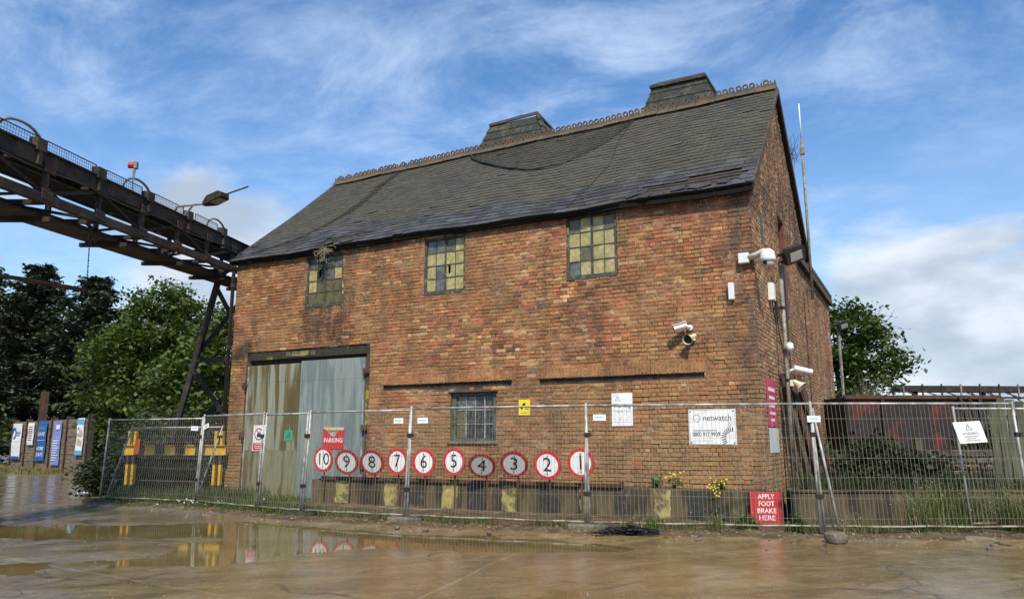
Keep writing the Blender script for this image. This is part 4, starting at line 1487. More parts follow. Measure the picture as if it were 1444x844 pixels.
# raised ground behind the ledge
tm = MB()
tn = 26
P = np.array([[(5.02 + (24 - 5.02) * i / tn, 13.95 + 14.5 * j / tn) for i in range(tn + 1)] for j in range(tn + 1)])
vs = []
for j in range(tn + 1):
    for i in range(tn + 1):
        x, y = P[j, i]
        xl = 4.80 + (y - 14.29) * .5325 if y > 14.29 else 4.9
        x = xl + (x - 5.02) / 18.98 * (24 - xl)
        vs.append((x, y, .55 + .04 * float(fbm(x * .7, y * .7, 3))))
fs = [(j * (tn + 1) + i, j * (tn + 1) + i + 1, (j + 1) * (tn + 1) + i + 1, (j + 1) * (tn + 1) + i) for j in range(tn) for i in range(tn)]
tm.add(vs, fs)
tag(tm.obj('terrace', pmat('weedy_soil', (0.07, 0.062, 0.03), .95, col2=(0.045, 0.06, 0.02), mixscale=2, bump=.5, coords='World'), smooth=True), 'weedy raised ground behind the low ledge', 'ground', kind='structure')

# ================================================================== SIGNS ON THE BUILDING
def wall_thing(name, label, cat, x, z, y=-.016, group=None, rz=0.0):
    return empty(name, B(x, y, z), BROT + rz, label, cat, group)


def board(parent, w_, h, mat, th=.006, name='panel', c=.002):
    return MB().cbox(-w_ / 2, w_ / 2, -th, 0, -h / 2, h / 2, c).obj(name, mat, parent)


def bars(parent, rows, mat, y, name='print_lines'):
    q = MB()
    for x0, x1, z, h in rows:
        q.box(x0, x1, y - .0008, y, z - h / 2, z + h / 2)
    o = q.obj(name, mat, parent)
    o['kind'] = 'stuff'
    return o


def triangle(parent, x, z, s, mat, y):
    q = MB()
    P = [(x - s / 2, z - s * .43), (x + s / 2, z - s * .43), (x, z + s * .43)]
    for a, b_ in zip(P, P[1:] + P[:1]):
        q.bar((a[0], y, a[1]), (b_[0], y, b_[1]), .0015, s * .09, up=(0, 0, 1) if abs(a[1] - b_[1]) < .01 else (0, 1, 0))
    q = MB()
    cx, cz = x, z - s * .43 + s * .29
    inn = [(cx + (px_ - cx) * .74, cz + (pz_ - cz) * .74) for px_, pz_ in P]
    for i in range(3):
        j = (i + 1) % 3
        q.add([(P[i][0], y, P[i][1]), (P[j][0], y, P[j][1]), (inn[j][0], y, inn[j][1]), (inn[i][0], y, inn[i][1])], [(0, 1, 2, 3)])
    q.add([(x - s * .05, y, z - s * .22), (x + s * .05, y, z - s * .22), (x + s * .03, y, z + s * .12), (x - s * .03, y, z + s * .12)], [(0, 1, 2, 3)])
    return q.obj('warning_triangle', mat, parent)


# security firm's board
t_ = wall_thing('security_board', 'white security board with ring logo and phone number on the brick corner', 'sign', -.925, 1.72)
board(t_, .89, .665, M_WHITE)
q = MB()
for a, b_, c, d in ((-.425, .425, .318, .322), (-.425, .425, -.322, -.318), (-.429, -.425, -.322, .322), (.425, .429, -.322, .322)):
    q.box(a, b_, -.008, -.0065, c, d)
q.obj('border', M_BLACK, t_)
text('netwatch', .165, M_BLACK, t_, .10, -.0075, .165, .52)
q = MB()
for k in range(20):
    a = R(k * 18)
    q.bar((-.285 + .055 * math.cos(a), -.0072, .165 + .055 * math.sin(a)), (-.285 + .075 * math.cos(a), -.0072, .165 + .075 * math.sin(a)), .012, .001, up=(0, 1, 0))
q.obj('ring_logo', M_GREYPRINT, t_)
bars(t_, [(-.36, .09, -.065, .016)], M_GREYPRINT, -.0065)
text('0800 917 9909', .115, M_BLACK, t_, -.115, -.0075, -.14, .52, thick=.010)
bars(t_, [(-.36, .0, -.255, .006)], M_GREYPRINT, -.0065)
q = MB()
for k in range(11):
    a = R(88 + k * 12.5)
    cx, cz = .37, -.21
    q.bar((cx + .12 * math.cos(a), -.0072, cz + .12 * math.sin(a)), (cx + .205 * math.cos(a), -.0072, cz + .205 * math.sin(a)), .016, .001, up=(0, 1, 0))
q.obj('burst_logo', M_BLACK, t_)
q = MB()
for sx in (-1, 1):
    for sz in (-1, 1):
        q.disc(sx * .405, sz * .292, -.011, -.006, .013, 10)
q.obj('screws', M_BLACK, t_)

t_ = wall_thing('warning_board', 'tall white fragile roof warning board under the sunken beam', 'sign', -2.705, 2.08)
board(t_, .44, .655, M_WHITE)
triangle(t_, -.09, .225, .12, M_GREYPRINT, -.0072)
text('Warning', .115, M_BLACK, t_, 0, -.0072, .075, .36, thick=.015)
text('Fragile roof', .075, M_GREYPRINT, t_, 0, -.0072, -.03, .34)
bars(t_, [(-.19, .19, -.25, .006)], M_GREYPRINT, -.0062)

t_ = wall_thing('camera_notice', 'small yellow camera surveillance notice on bare brick', 'sign', -4.905, 2.165)
board(t_, .27, .33, M_YELLOWSIGN)
q = MB()
q.add([(-.095, -.0072, -.01), (-.055, -.0072, -.05), (.04, -.0072, .075), (-.01, -.0072, .105)], [(0, 1, 2, 3)])
q.add([(.02, -.0072, -.02), (.035, -.0072, -.035), (.06, -.0072, .02), (.03, -.0072, .03)], [(0, 1, 2, 3)])
q.add([(.03, -.0072, -.045), (.11, -.0072, -.045), (.11, -.0072, -.03), (.03, -.0072, -.03)], [(0, 1, 2, 3)])
q.obj('camera_symbol', M_BLACK, t_)
bars(t_, [(-.09, .09, -.115, .014)], M_GREYPRINT, -.0062)

# hazard sign over the door
t_ = wall_thing('height_sign', 'mossy yellow and black hazard strip over the metal doors', 'sign', -11.35, 3.665, y=.018)
board(t_, .98, .15, M_BLACKPAINT, th=.012)
MB().add([(-.34, -.0132, -.055), (.24, -.0132, -.055), (.30, -.0132, .055), (-.28, -.0132, .055)][::1], [(0, 1, 2, 3)]).obj('yellow_field', M_YELLOWPAINT, t_)
q = MB()
for k in range(3):
    for sx in (-1, 1):
        x = sx * (.37 + k * .055)
        q.add([(x + sx * -.02, -.0134, -.06), (x + sx * .0, -.0134, -.06), (x + sx * -.03 + sx * .055, -.0134, .06), (x + sx * -.05 + sx * .055, -.0134, .06)] if sx > 0 else
              [(x - .0, -.0134, -.06), (x + .02, -.0134, -.06), (x - .005, -.0134, .06), (x - .025, -.0134, .06)], [(0, 1, 2, 3)])
q.obj('chevrons', M_FOOTING, t_)
bars(t_, [(-.26, .2, .027, .018), (-.05, .22, -.02, .016)], M_BLACKPAINT, -.0134)

# signs on the doors
t_ = wall_thing('parking_sign', 'torn red no parking sign on the grey door leaf', 'sign', -10.13, 1.525, y=-.018)
q = MB()
q.prism([(-.33, -.255), (.33, -.255), (.335, .25), (.28, .165), (.18, .18), (.07, .09), (-.03, .055), (-.14, .10), (-.22, .19), (-.33, .255)], -.006, 0)
q.obj('panel', M_RED, t_)
q = MB()
q.prism([(-.33, .20), (.33, .19), (.335, .262), (-.33, .268)], -.0042, -.0006)
q.obj('torn_backing', M_BUFFPRINT, t_)
text('PARKING', .15, M_WHITE, t_, 0, -.0072, -.05, .58, thick=.01)
text('NO', .15, M_WHITE, t_, -.02, -.0072, .095, .14)
t_ = wall_thing('prohibition_sign', 'narrow white prohibition sign with red lower panel on the olive door leaf', 'sign', -12.62, 1.54, y=-.018, rz=R(0))
board(t_, .40, .66, M_WHITE)
q = MB(); q.ring(0, .10, -.0074, -.0066, .125, .155, 28); q.bar((-.09, -.007, .20), (.09, -.007, .0), .02, .0008, up=(0, 1, 0))
q.obj('ring', M_DULLRED, t_)
q = MB()
q.prism([(-.06, .02), (.05, .02), (.075, .10), (.05, .17), (.03, .11), (.02, .19), (0, .11), (-.02, .19), (-.03, .10), (-.07, .12)], -.0080, -.0076)
q.obj('hand_symbol', M_BLACK, t_)
q = MB(); q.box(-.18, .18, -.0074, -.0065, -.31, -.12); q.obj('red_panel', M_RED, t_)
text('DANGER', .07, M_WHITE, t_, 0, -.0082, -.155, .27)
bars(t_, [(-.13, .13, -.215, .016), (-.10, .10, -.26, .016)], M_WHITE, -.0076)
t_ = wall_thing('green_sticker', 'small square green sticker on the olive door leaf', 'sticker', -11.60, 1.60, y=-.018)
board(t_, .27, .25, M_GREENSTICK, .003)
q = MB(); q.bar((-.07, -.0036, -.07), (.05, -.0036, .07), .03, .0008, up=(0, 1, 0)); q.bar((.01, -.0036, -.07), (.08, -.0036, .02), .025, .0008, up=(0, 1, 0))
q.obj('running_symbol', M_BLACKPAINT, t_)
t_ = wall_thing('pink_sticker', 'faded pink and black sticker beside the torn parking sign', 'sticker', -10.93, 1.60, y=-.018)
board(t_, .17, .20, M_PINK, .003)
q = MB(); q.ring(-.0, 0, -.0042, -.0034, .03, .055, 14, -60, 200); q.bar((0, -.0038, -.02), (-.03, -.0038, -.07), .02, .0008, up=(0, 1, 0))
q.obj('symbol', M_BLACK, t_)

# board near the ground on the ledge
t_ = empty('brake_sign', B(.10, PO - .115, .33), BROT * .35, 'red square board lettered apply foot brake here against the plinth', 'sign')
board(t_, .54, .53, M_RED)
for k, wd in enumerate(('APPLY', 'FOOT', 'BRAKE', 'HERE')):
    text(wd, .115, M_WHITE, t_, 0, -.0075, .185 - k * .118, (.28, .26, .31, .27)[k], thick=.01)
q = MB(); q.bar((-.2, .003, -.3), (-.2, .003, .22), .03, .006); q.bar((.2, .003, -.3), (.2, .003, .22), .03, .006)
q.obj('stake', M_DARKWOOD, t_)

# faded notices on the gable
def gable_thing(name, label, cat, y, z, x=.016):
    return empty(name, B(x, y, z), BROT + math.pi / 2, label, cat)


t_ = gable_thing('faded_notice', 'faded red notice with worn white wording on the gable beside the corner', 'sign', .98, 2.19)
board(t_, 1.02, .92, M_MAGENTA)
bars(t_, [(-.36, .36, .26, .07), (-.30, .30, .10, .06), (-.36, .30, -.06, .05), (-.30, .36, -.2, .05), (-.2, .2, -.33, .05)], M_WHITE, -.0065)
t_ = gable_thing('blank_notice', 'blank weathered white board below the faded red notice', 'sign', 1.02, 1.47)
board(t_, 1.02, .47, M_SHADEDWORNWHITE)

# numbered discs along the plinth
NUM = {10: (9.8, 1.04), 9: (9.05, .99), 8: (8.32, .99), 7: (7.68, 1.02), 6: (6.98, 1.01), 5: (6.22, 1.03), 4: (5.45, .96), 3: (4.72, 1.0), 2: (4.02, .99), 1: (3.32, 1.04)}
TILT = {10: (2, 0), 9: (15, 14), 8: (17, 13), 7: (3, -3), 6: (2, 2), 5: (0, -4), 4: (32, 20), 3: (26, 17), 2: (9, 7), 1: (3, -2)}
WORDS = {10: 'ten', 9: 'nine', 8: 'eight', 7: 'seven', 6: 'six', 5: 'five', 4: 'four', 3: 'three', 2: 'two', 1: 'one'}
for k, (s, z) in NUM.items():
    pi_, ya = TILT[k]
    t_ = empty('number_sign', B(-s, PO - .13, 0), BROT, 'round red rimmed sign numbered %s standing above the plinth rail' % WORDS[k], 'sign', 'numbered round signs along the plinth')
    MB().tube([(0, .02, .05), (0, .02, z - .26), (0, .012, z - .2)], .018, 8).obj('post', M_RUSTBROWN, t_)
    mm = Matrix.Translation((0, -.035 - .27 * math.sin(R(pi_)), z)) @ Matrix.Rotation(R(ya), 4, 'Z') @ Matrix.Rotation(R(pi_), 4, 'X') @ Matrix.Rotation(R(ya * .35), 4, 'Y')
    q = MB(); q.ring(0, 0, -.006, .004, .222, .285, 40)
    q.ring(0, 0, .004, .022, .272, .285, 40)
    a = q.obj('rim', M_DULLRED if pi_ > 12 else M_RED, t_); a.matrix_basis = mm  # signs tipped downwards get their shade painted in as duller red
    a = MB().disc(0, 0, -.004, .003, .2225, 40).obj('face', M_SHADEDWORNWHITE if pi_ > 12 else M_WHITE, t_); a.matrix_basis = mm  # same for the face: shade of the tilt painted in as grey
    a = text(str(k), .39, M_BLACK, t_, 0, -.0062, 0, name='numeral'); a.matrix_basis = mm
    q = MB(); q.disc(0, .175, -.009, -.004, .012, 8); q.disc(0, -.175, -.009, -.004, .012, 8); q.bar((0, .012, -.2), (0, .012, .2), .04, .012)
    a = q.obj('fixing', M_RUSTBROWN, t_); a.matrix_basis = mm

# ================================================================== CAMERAS, LAMPS, BOXES ON THE WALLS
t_ = wall_thing('bullet_camera', 'white bullet surveillance camera on the front wall above the siren horn', 'camera', -1.36, 3.63)
MB().disc(.10, 0, -.04, -.0, .055, 16).obj('wall_plate', M_CAMWHITE, t_)
MB().tube([(.10, -.03, 0), (.09, -.12, .0), (.05, -.16, .03)], .028, 8).obj('arm', M_CAMWHITE, t_, True)
q = MB(); q.tube([(.07, -.15, .035), (-.16, -.24, -.03)], .052, 12)
q.obj('housing', M_CAMWHITE, t_)
MB().tube([(-.158, -.239, -.029), (-.170, -.244, -.033)], .045, 12).obj('lens', M_LENS, t_)
q = MB(); q.bar((.06, -.155, .095), (-.20, -.255, .025), .12, .012); q.obj('sun_shield', M_CAMWHITE, t_)
t_ = wall_thing('siren_horn', 'cream siren horn just below the bullet camera on the front wall', 'siren', -1.22, 3.40)
MB().cbox(-.04, .06, -.08, 0, -.04, .06, .01).obj('bracket', M_CREAM, t_)
q = MB(); q.tube([(.02, -.07, .05), (-.02, -.14, .02), (-.05, -.24, -.03)], [.035, .05, .105], 16, caps=False)
q.tube([(.02, -.07, .05), (.05, -.02, .07)], .045, 10)
q.obj('horn', M_CREAM, t_, True)
MB().tube([(-.04, -.20, -.015), (-.045, -.215, -.02)], .075, 14).obj('throat', M_LENS, t_)
t_ = wall_thing('sensor_box', 'upright white sensor box on the front wall near the corner', 'box', -.43, 4.27)
MB().cbox(-.055, .055, -.09, -.0, -.165, .165, .012).obj('case', M_CAMWHITE, t_)
MB().tube([(0, -.03, -.165), (.02, -.02, -.26), (.3, -.015, -.2)], .008, 6).obj('cable', M_BLACK, t_)

# dome camera on a bracket from the corner
t_ = wall_thing('dome_camera', 'large white dome camera on a bracket at the brick corner', 'camera', -.10, 4.88)
MB().cbox(-.16, .04, -.12, 0, -.10, .10, .012).obj('mount_box', M_CAMWHITE, t_)
q = MB(); q.tube([(.02, -.06, 0), (.20, -.14, .03), (.33, -.18, .07), (.40, -.2, .03)], [.06, .055, .06, .065], 12)
q.obj('arm', M_CREAM, t_, True)
q = MB(); q.tube([(.40, -.2, .10), (.40, -.2, .05), (.40, -.2, -.08), (.40, -.2, -.14)], [.06, .12, .145, .145], 18)
q.obj('hood', M_CAMWHITE, t_, True)
q = MB(); q.tube([(.40, -.2, -.13), (.40, -.2, -.19), (.40, -.2, -.235), (.40, -.2, -.25)], [.12, .115, .07, .01], 16)
q.obj('dome', M_CREAM, t_, True)
MB().tube([(.37, -.29, -.17), (.365, -.315, -.178)], .04, 12).obj('lens', M_LENS, t_)

# pole beside the gable with lamp, box, small cameras
pole = empty('service_pole', B(.22, 1.78, .55), BROT, 'grey service pole standing close to the gable wall', 'pole')
MB().tube([(0, 0, 0), (0, 0, 4.62)], .042, 10).obj('pole', M_PIPE, pole, True)
for z in (.7, 2.1, 3.6):
    MB().tube([(0, 0, z), (0, 0, z + .06)], .055, 10).obj('clamp', M_STEELDARK, pole)
MB().bar((-.20, 0, 3.63), (.02, 0, 3.63), .04, .04).obj('wall_stay', M_STEELDARK, pole)


def floodlight(name, label, loc, rz, s=1.0, tilt=-40, roll=0):
    t_ = empty(name, loc, rz, label, 'floodlight')
    mm = Matrix.Rotation(R(roll), 4, 'Y') @ Matrix.Rotation(R(tilt), 4, 'X')
    q = MB()
    q.prism([(-.30 * s, -.20 * s), (.30 * s, -.20 * s), (.34 * s, .16 * s), (.24 * s, .26 * s), (-.24 * s, .26 * s), (-.34 * s, .16 * s)], -.10 * s, .09 * s)
    a = q.obj('housing', M_STEELDARK, t_); a.matrix_basis = mm
    a = MB().cbox(-.20 * s, .20 * s, -.112 * s, -.10 * s - .0008, -.13 * s, .13 * s, .004).obj('glass', M_LAMPGLASS, t_); a.matrix_basis = mm
    q = MB()
    for k in range(7):
        x = (-.24 + k * .08) * s
        q.box(x - .008 * s, x + .008 * s, .0905 * s, .15 * s, -.15 * s, .2 * s)
    a = q.obj('cooling_fins', M_STEELDARK, t_); a.matrix_basis = mm
    q = MB(); q.bar((-.36 * s, 0, 0), (-.36 * s, .2 * s, .02), .03, .05); q.bar((.36 * s, 0, 0), (.36 * s, .2 * s, .02), .03, .05); q.bar((-.37 * s, .21 * s, .02), (.37 * s, .21 * s, .02), .04, .05)
    q.obj('yoke', M_STEELDARK, t_)
    return t_


floodlight('floodlight', 'black floodlight on top of the service pole by the gable', B(.52, 1.66, 5.24), BROT + R(40), .74, 24, -22)
q = MB(); q.bar(B(.22, 1.78, 5.13), B(.50, 1.80, 5.22), .05, .05)
arm = q.obj('lamp_arm', M_STEELDARK); arm.parent = pole
arm.matrix_parent_inverse = (Matrix.Translation(B(.22, 1.78, .55)) @ Matrix.Rotation(BROT, 4, 'Z')).inverted()
t_ = empty('junction_box', B(.06, 1.40, 4.46), BROT, 'white upright box on the gable behind the service pole', 'box')
MB().cbox(-.045, .075, -.11, .11, -.18, .18, .01).obj('case', M_CAMWHITE, t_)
MB().tube([(.02, 0, -.18), (.02, .05, -.4), (.02, .3, -.6)], .01, 6).obj('cable', M_BLACK, t_)
t_ = empty('small_dome', B(.30, 1.72, 3.35), BROT, 'small round white sensor strapped to the service pole', 'sensor')
MB().tube([(-.04, .04, 0), (.0, 0, 0)], .03, 8).obj('strap', M_STEELDARK, t_)
MB().tube([(.0, -.01, .09), (.01, -.03, .05), (.02, -.05, -.04), (.02, -.06, -.09)], [.02, .075, .08, .03], 14).obj('dome', M_CAMWHITE, t_, True)
t_ = empty('pole_camera', B(.28, 1.78, 2.87), BROT + R(38), 'slim white camera reaching out from the service pole', 'camera')
MB().tube([(0, 0, 0), (.10, -.06, .05)], .025, 8).obj('arm', M_CAMWHITE, t_)
MB().tube([(.05, -.05, .055), (.42, -.10, -.03)], .06, 12).obj('housing', M_CAMWHITE, t_)
MB().tube([(.418, -.0997, -.0295), (.43, -.1015, -.032)], .05, 12).obj('lens', M_LENS, t_)
t_ = empty('pole_siren', B(.28, 1.78, 2.60), BROT + R(20), 'cream siren horn under the slim camera on the service pole', 'siren')
MB().cbox(-.03, .06, -.05, .05, -.05, .08, .01).obj('bracket', M_CREAM, t_)
MB().tube([(.05, -.03, .06), (.12, -.06, .0), (.19, -.10, -.08)], [.04, .06, .125], 16, caps=False).obj('horn', M_CREAM, t_, True)
MB().tube([(.165, -.088, -.052), (.17, -.09, -.058)], .09, 14).obj('throat', M_LENS, t_)

# loose cables stapled down the gable
cb = empty('cable_run', B(.02, 2.2, 4.2), BROT, 'black cables straggling down the gable wall behind the service pole', 'cable')
for k, pts in enumerate(([(.015, -.2, .2), (.015, .1, -.5), (.015, .9, -1.2), (.015, 1.1, -2.0), (.02, .9, -2.6), (.02, 1.2, -3.4)],
                         [(.015, 1.3, 1.5), (.015, 1.35, .2), (.015, 1.4, -1.0), (.015, 1.5, -2.4)],
                         [(.015, 4.6, 1.2), (.015, 4.65, -.3), (.015, 4.75, -1.8), (.015, 4.7, -3.3)],
                         [(.02, .2, -1.6), (.02, .6, -1.75), (.02, 1.4, -1.65), (.02, 2.0, -2.1)])):
    MB().tube(pts, .012, 5).obj('cable', M_BLACKPIPE, cb)

# antenna mast at the gable verge
t_ = empty('antenna_mast', B(.17, 7.55, 5.3), BROT, 'tall thin antenna mast with scorched wire fixed to the gable verge', 'antenna')
MB().tube([(0, 0, 0), (0, 0, 4.65)], .038, 8).obj('mast', M_PIPE, t_, True)
MB().tube([(0, 0, 4.65), (0, 0, 5.75)], .018, 8).obj('whip', M_CAMWHITE, t_, True)
MB().cbox(-.06, .06, -.06, .06, 4.2, 4.42, .01).obj('junction', M_PIPE, t_)
for z in (.25, 1.6):
    MB().bar((-.16, 0, z), (.02, 0, z), .03, .03).obj('stay', M_STEELDARK, t_)
q = MB()
ra = random.Random(3)
for k in range(26):
    c = Vector((-.08, -.1, 4.15))
    pts = [c + Vector((ra.gauss(-.12, .13), ra.gauss(-.25, .2), ra.gauss(.0, .22))) for _ in range(3)]
    q.tube(pts, .004, 4)
o = q.obj('tangled_wire', M_STEELDARK, t_); o['kind'] = 'stuff'

# rear lamp post past the gable
t_ = empty('rear_lamp_post', B(.18, 14.4, .5), BROT, 'slim pole with a floodlight behind the far end of the gable', 'pole')
MB().tube([(0, 0, 0), (0, 0, 4.9)], .05, 8).obj('pole', M_PIPE, t_)
floodlight('rear_floodlight', 'black floodlight on the slim pole behind the gable', B(.36, 14.3, 5.45), BROT + R(30), .62, 25, -20)

# rusty steel and timber leaning on the gable
for k, (y, x, top, wd, lab, mt, nm) in enumerate([
        (2.6, .55, 2.85, .16, 'rust red channel beam leaning on the gable beside the pole', M_RUSTBROWN, 'leaning_beam'),
        (2.25, .42, 2.55, .13, 'black timber post leaning on the gable near the pole', M_DARKWOOD, 'leaning_post'),
        (3.5, .75, 2.9, .20, 'tilted brown girder leaning outermost against the gable', M_RUSTBROWN, 'leaning_girder'),
        (4.3, .6, 2.7, .15, 'dark steel upright leaning furthest along the gable', M_STEELDARK, 'leaning_upright')]):
    t_ = empty(nm, B(x, y, .56), BROT, lab, 'beam')
    q = MB()
    a, b_ = Vector((0, 0, 0)), Vector((-x + .13, -.35, top - .55))
    q.bar(a, b_, wd, .02)
    q.obj('web', mt, t_)
    q = MB()
    q.bar(a + Vector((wd / 2 + .011, 0, 0)), b_ + Vector((wd / 2 + .011, 0, 0)), .02, .09); q.bar(a - Vector((wd / 2 + .011, 0, 0)), b_ - Vector((wd / 2 + .011, 0, 0)), .02, .09)
    q.obj('flange', mt, t_)

# ================================================================== TEMPORARY FENCE
def fence_panel(p, q_, label, lean=0.0, back=0.0, height=1.98, z0=.06, tags=(), braced=False, mid=False):
    p, q_ = Vector((*p, 0)), Vector((*q_, 0))
    d = q_ - p
    L = d.length - .07
    t_ = empty('mesh_fence', p + d.normalized() * .035 + Vector((0, 0, z0)), math.atan2(d.y, d.x), label, 'fence', 'temporary mesh fence panels')
    sh = lambda x, z: (x + lean * z, back * z, z)
    r = .0205
    MB().tube([sh(0, 0), sh(0, height + .04)], r, 8).obj('post', M_GALV, t_, True)
    MB().tube([sh(L, 0), sh(L, height + .04)], r, 8).obj('post', M_GALV, t_, True)
    MB().tube([sh(0, height), sh(L, height)], r * .9, 8).obj('top_rail', M_GALV, t_, True)
    nseg = 8
    MB().tube([sh(L * i / nseg, .10 + .007 * math.sin(i * 1.9)) for i in range(nseg + 1)], r * .85, 8).obj('bottom_rail', M_DIRTYTUBE, t_, True)
    if mid:
        MB().tube([sh(0, height - .28), sh(L, height - .22)], r * .8, 8).obj('middle_rail', M_GALV, t_, True)
    q = MB()
    n = max(4, int(L / .066))
    rw = random.Random(int(L * 1000))
    for i in range(1, n):
        x = L * i / n + rw.uniform(-.004, .004)
        q.bar(sh(x, .11), sh(x + rw.uniform(-.006, .006), height - .01), .0036, .0036)
    for k in range(6):
        z = .22 + k * (height - .3) / 5.5
        w0 = rw.uniform(-.01, .01)
        pts = [sh(L * i / 6, z + w0 * math.sin(i)) for i in range(7)]
        for a, b_ in zip(pts[:-1], pts[1:]):
            q.bar(a, b_, .0036, .0036)
    o = q.obj('wire_mesh', M_WIRE, t_); o['kind'] = 'stuff'
    for z in (.55, 1.5):
        cl = MB(); cl.cbox(-.03, .085, -.03, .03, -.035, .035, .006); cl.tube([(.027, -.055, 0), (.027, .055, 0)], .009, 6)
        a = cl.obj('clamp', M_STEELDARK, t_); a.location = sh(L, z)
    for x, z, rz in tags:
        a = Vector(sh(x, z))
        tg = MB().cbox(-.105, .105, -.030, -.024, -.05, .05, .002).obj('name_tag', M_WHITE, t_)
        tg.location = a
        tg.rotation_euler = (0, R(rz), 0)
        bb = bars(t_, [(-.07, .07, .005, .016)], M_LTBLUE, -.0305, 'tag_print')
        bb.location = a
        bb.rotation_euler = (0, R(rz), 0)
    return t_, L


F_ = FENCE
fence_panel(F_[0], F_[1], 'leaning mesh panel in front of the black and yellow barrier', lean=.012, back=.03, height=1.9, tags=[(2.75, 1.68, 2)])
fence_panel(F_[1], F_[2], 'mesh panel between the barrier and the olive door leaf', lean=.05, back=.0, height=1.95, tags=[(.16, 1.72, -16)])
fence_panel(F_[2], F_[3], 'narrow mesh gate panel in front of the olive door leaf', lean=.06, height=1.93)
fence_panel(F_[3], F_[4], 'mesh panel across the signs numbered seven to ten', lean=.05, height=1.95, tags=[(2.1, 1.76, 0)])
fence_panel(F_[4], F_[5], 'mesh panel across the signs numbered two to six', lean=.02, tags=[(.25, 1.76, 0)])
fence_panel(F_[5], F_[6], 'mesh panel below the security board and brake sign', lean=-.015, tags=[(.22, 1.78, 0)])
fence_panel(F_[6], F_[7], 'mesh panel hung with the warning plate beside tall grass', lean=-.05, tags=[(.02, 1.74, 0)])
fence_panel((7.32, 12.75), (10.7, 12.9), 'mesh panel set behind the warning plate panel', lean=-.06, height=1.92)
# a second short panel leaning behind the first
fence_panel((-9.95, 19.35), (-7.3, 18.35), 'slumped mesh panel propped behind the leaning barrier panel', lean=.33, back=.05, height=1.72)
# raking prop against the fence
pr = empty('fence_prop', (4.92, 12.22, .12), 0, 'grey raking tube prop tied to the fence above the concrete block', 'prop')
MB().tube([(.06, -.08, 0), (-.16, .12, 1.93)], .021, 8).obj('tube', M_GALV, pr, True)
MB().tube([(-.155, .112, 1.86), (-.165, .13, 1.94)], .03, 8).obj('clamp', M_STEELDARK, pr)

# rubber feet and blocks
for k, (x, y, rz, lab) in enumerate([(F_[0][0], F_[0][1], .3, 'black rubber fence foot at the outer end by the wall of banners'),
                                     (F_[1][0], F_[1][1], -.4, 'black rubber fence foot by the white flowers near the barrier'),
                                     (F_[3][0], F_[3][1], -.5, 'black rubber fence foot in front of the grey door leaf'),
                                     (F_[4][0], F_[4][1], -.4, 'muddy rubber fence foot below the sign numbered seven'),
                                     (F_[5][0], F_[5][1], -.3, 'muddy rubber fence foot below the sign numbered one')]):
    t_ = empty('rubber_block', (x, y, .0), rz, lab, 'block', 'rubber fence feet')
    q = MB()
    q.cbox(-.33, .33, -.115, .115, .0, .135, .03)
    q.obj('block', M_RUBBER if k < 3 else M_STONE, t_)
    for sx in (-1, 1):
        MB().cbox(sx * .23 - .05, sx * .23 + .05, -.10, .10, .136, .15, .006).obj('lug', M_RUBBER if k < 3 else M_STONE, t_)


def rock(name, label, cat, loc, sx, sy, sz, seed, mat, rz=0.0):
    bm = bmesh.new()
    bmesh.ops.create_icosphere(bm, subdivisions=2, radius=1.0)
    r = random.Random(seed)
    off = [r.uniform(0, 50) for _ in range(3)]
    for v in bm.verts:
        c = v.co.copy()
        c = Vector([math.copysign(abs(k) ** .55, k) for k in c])
        c *= 1 + .28 * float(fbm(c.x * 1.3 + off[0], c.y * 1.3 + off[1] + c.z, 3))
        v.co = Vector((c.x * sx, c.y * sy, c.z * sz))
    zmin = min(v.co.z for v in bm.verts)
    for v in bm.verts:
        v.co.z -= zmin + .02
    me = bpy.data.meshes.new(name)
    bm.to_mesh(me); bm.free()
    o = link(name, me, None, mat, loc)
    o.rotation_euler = (0, 0, rz)
    return tag(o, label, cat)


rock('concrete_block', 'rough concrete block weighting the raking fence prop', 'block', (*on_ground(1179, 766)[:2], .01), .15, .12, .09, 3, M_STONE, .4)
rock('flat_stone', 'flat broken slab lying in mud beside the tall grass', 'stone', (*on_ground(1384, 764)[:2], .0), .22, .12, .05, 9, M_FOOTING, -.5)
for k, (u, v) in enumerate([(1402, 770), (1396, 774), (1418, 768), (1150, 752), (1110, 758), (560, 744), (600, 748), (985, 762), (690, 752)]):
    g = on_ground(u, v)
    rock('pebble', 'small loose stone lying on the mud bank along the fence', 'stone', (g.x, g.y, .01 if k > 2 else 0), .05 + .02 * (k % 3), .04, .028, 20 + k, M_STONE, k)['group'] = 'loose stones on the mud'

# heap of black netting
q = MB()
rh = random.Random(8)
g = on_ground(885, 757)
for k in range(46):
    c = Vector((rh.gauss(0, .19), rh.gauss(0, .07), 0))
    c.z = .03 + .09 * math.exp(-(c.x / .3) ** 2) * rh.random()
    pts = [c + Vector((rh.gauss(0, .09), rh.gauss(0, .05), abs(rh.gauss(0, .025)))) for _ in range(5)]
    q.tube(pts, .011, 5)
heap = tag(q.obj('netting_heap', M_BAGBLACK, None, True, (g.x, g.y + .05, .02)), 'tangled heap of black plastic netting on the mud', 'netting')

# warning plate on the right-hand panel
c = (Vector((*F_[6], 0)) + Vector((*F_[7], 0))) / 2
pA = on_plane(1369, 609, (0, 12.22, 0), (0, 1, 0))
t_ = empty('warning_plate', (pA.x, 12.245, pA.z), math.atan2(F_[7][1] - F_[6][1], F_[7][0] - F_[6][0]), 'cream warning plate with triangle wired askew to the mesh', 'sign')
mm = Matrix(((1, 0, -.28, 0), (0, 1, 0, 0), (.06, 0, 1, 0), (0, 0, 0, 1)))


def shear_obj(o, mm):
    o.data.transform(mm)


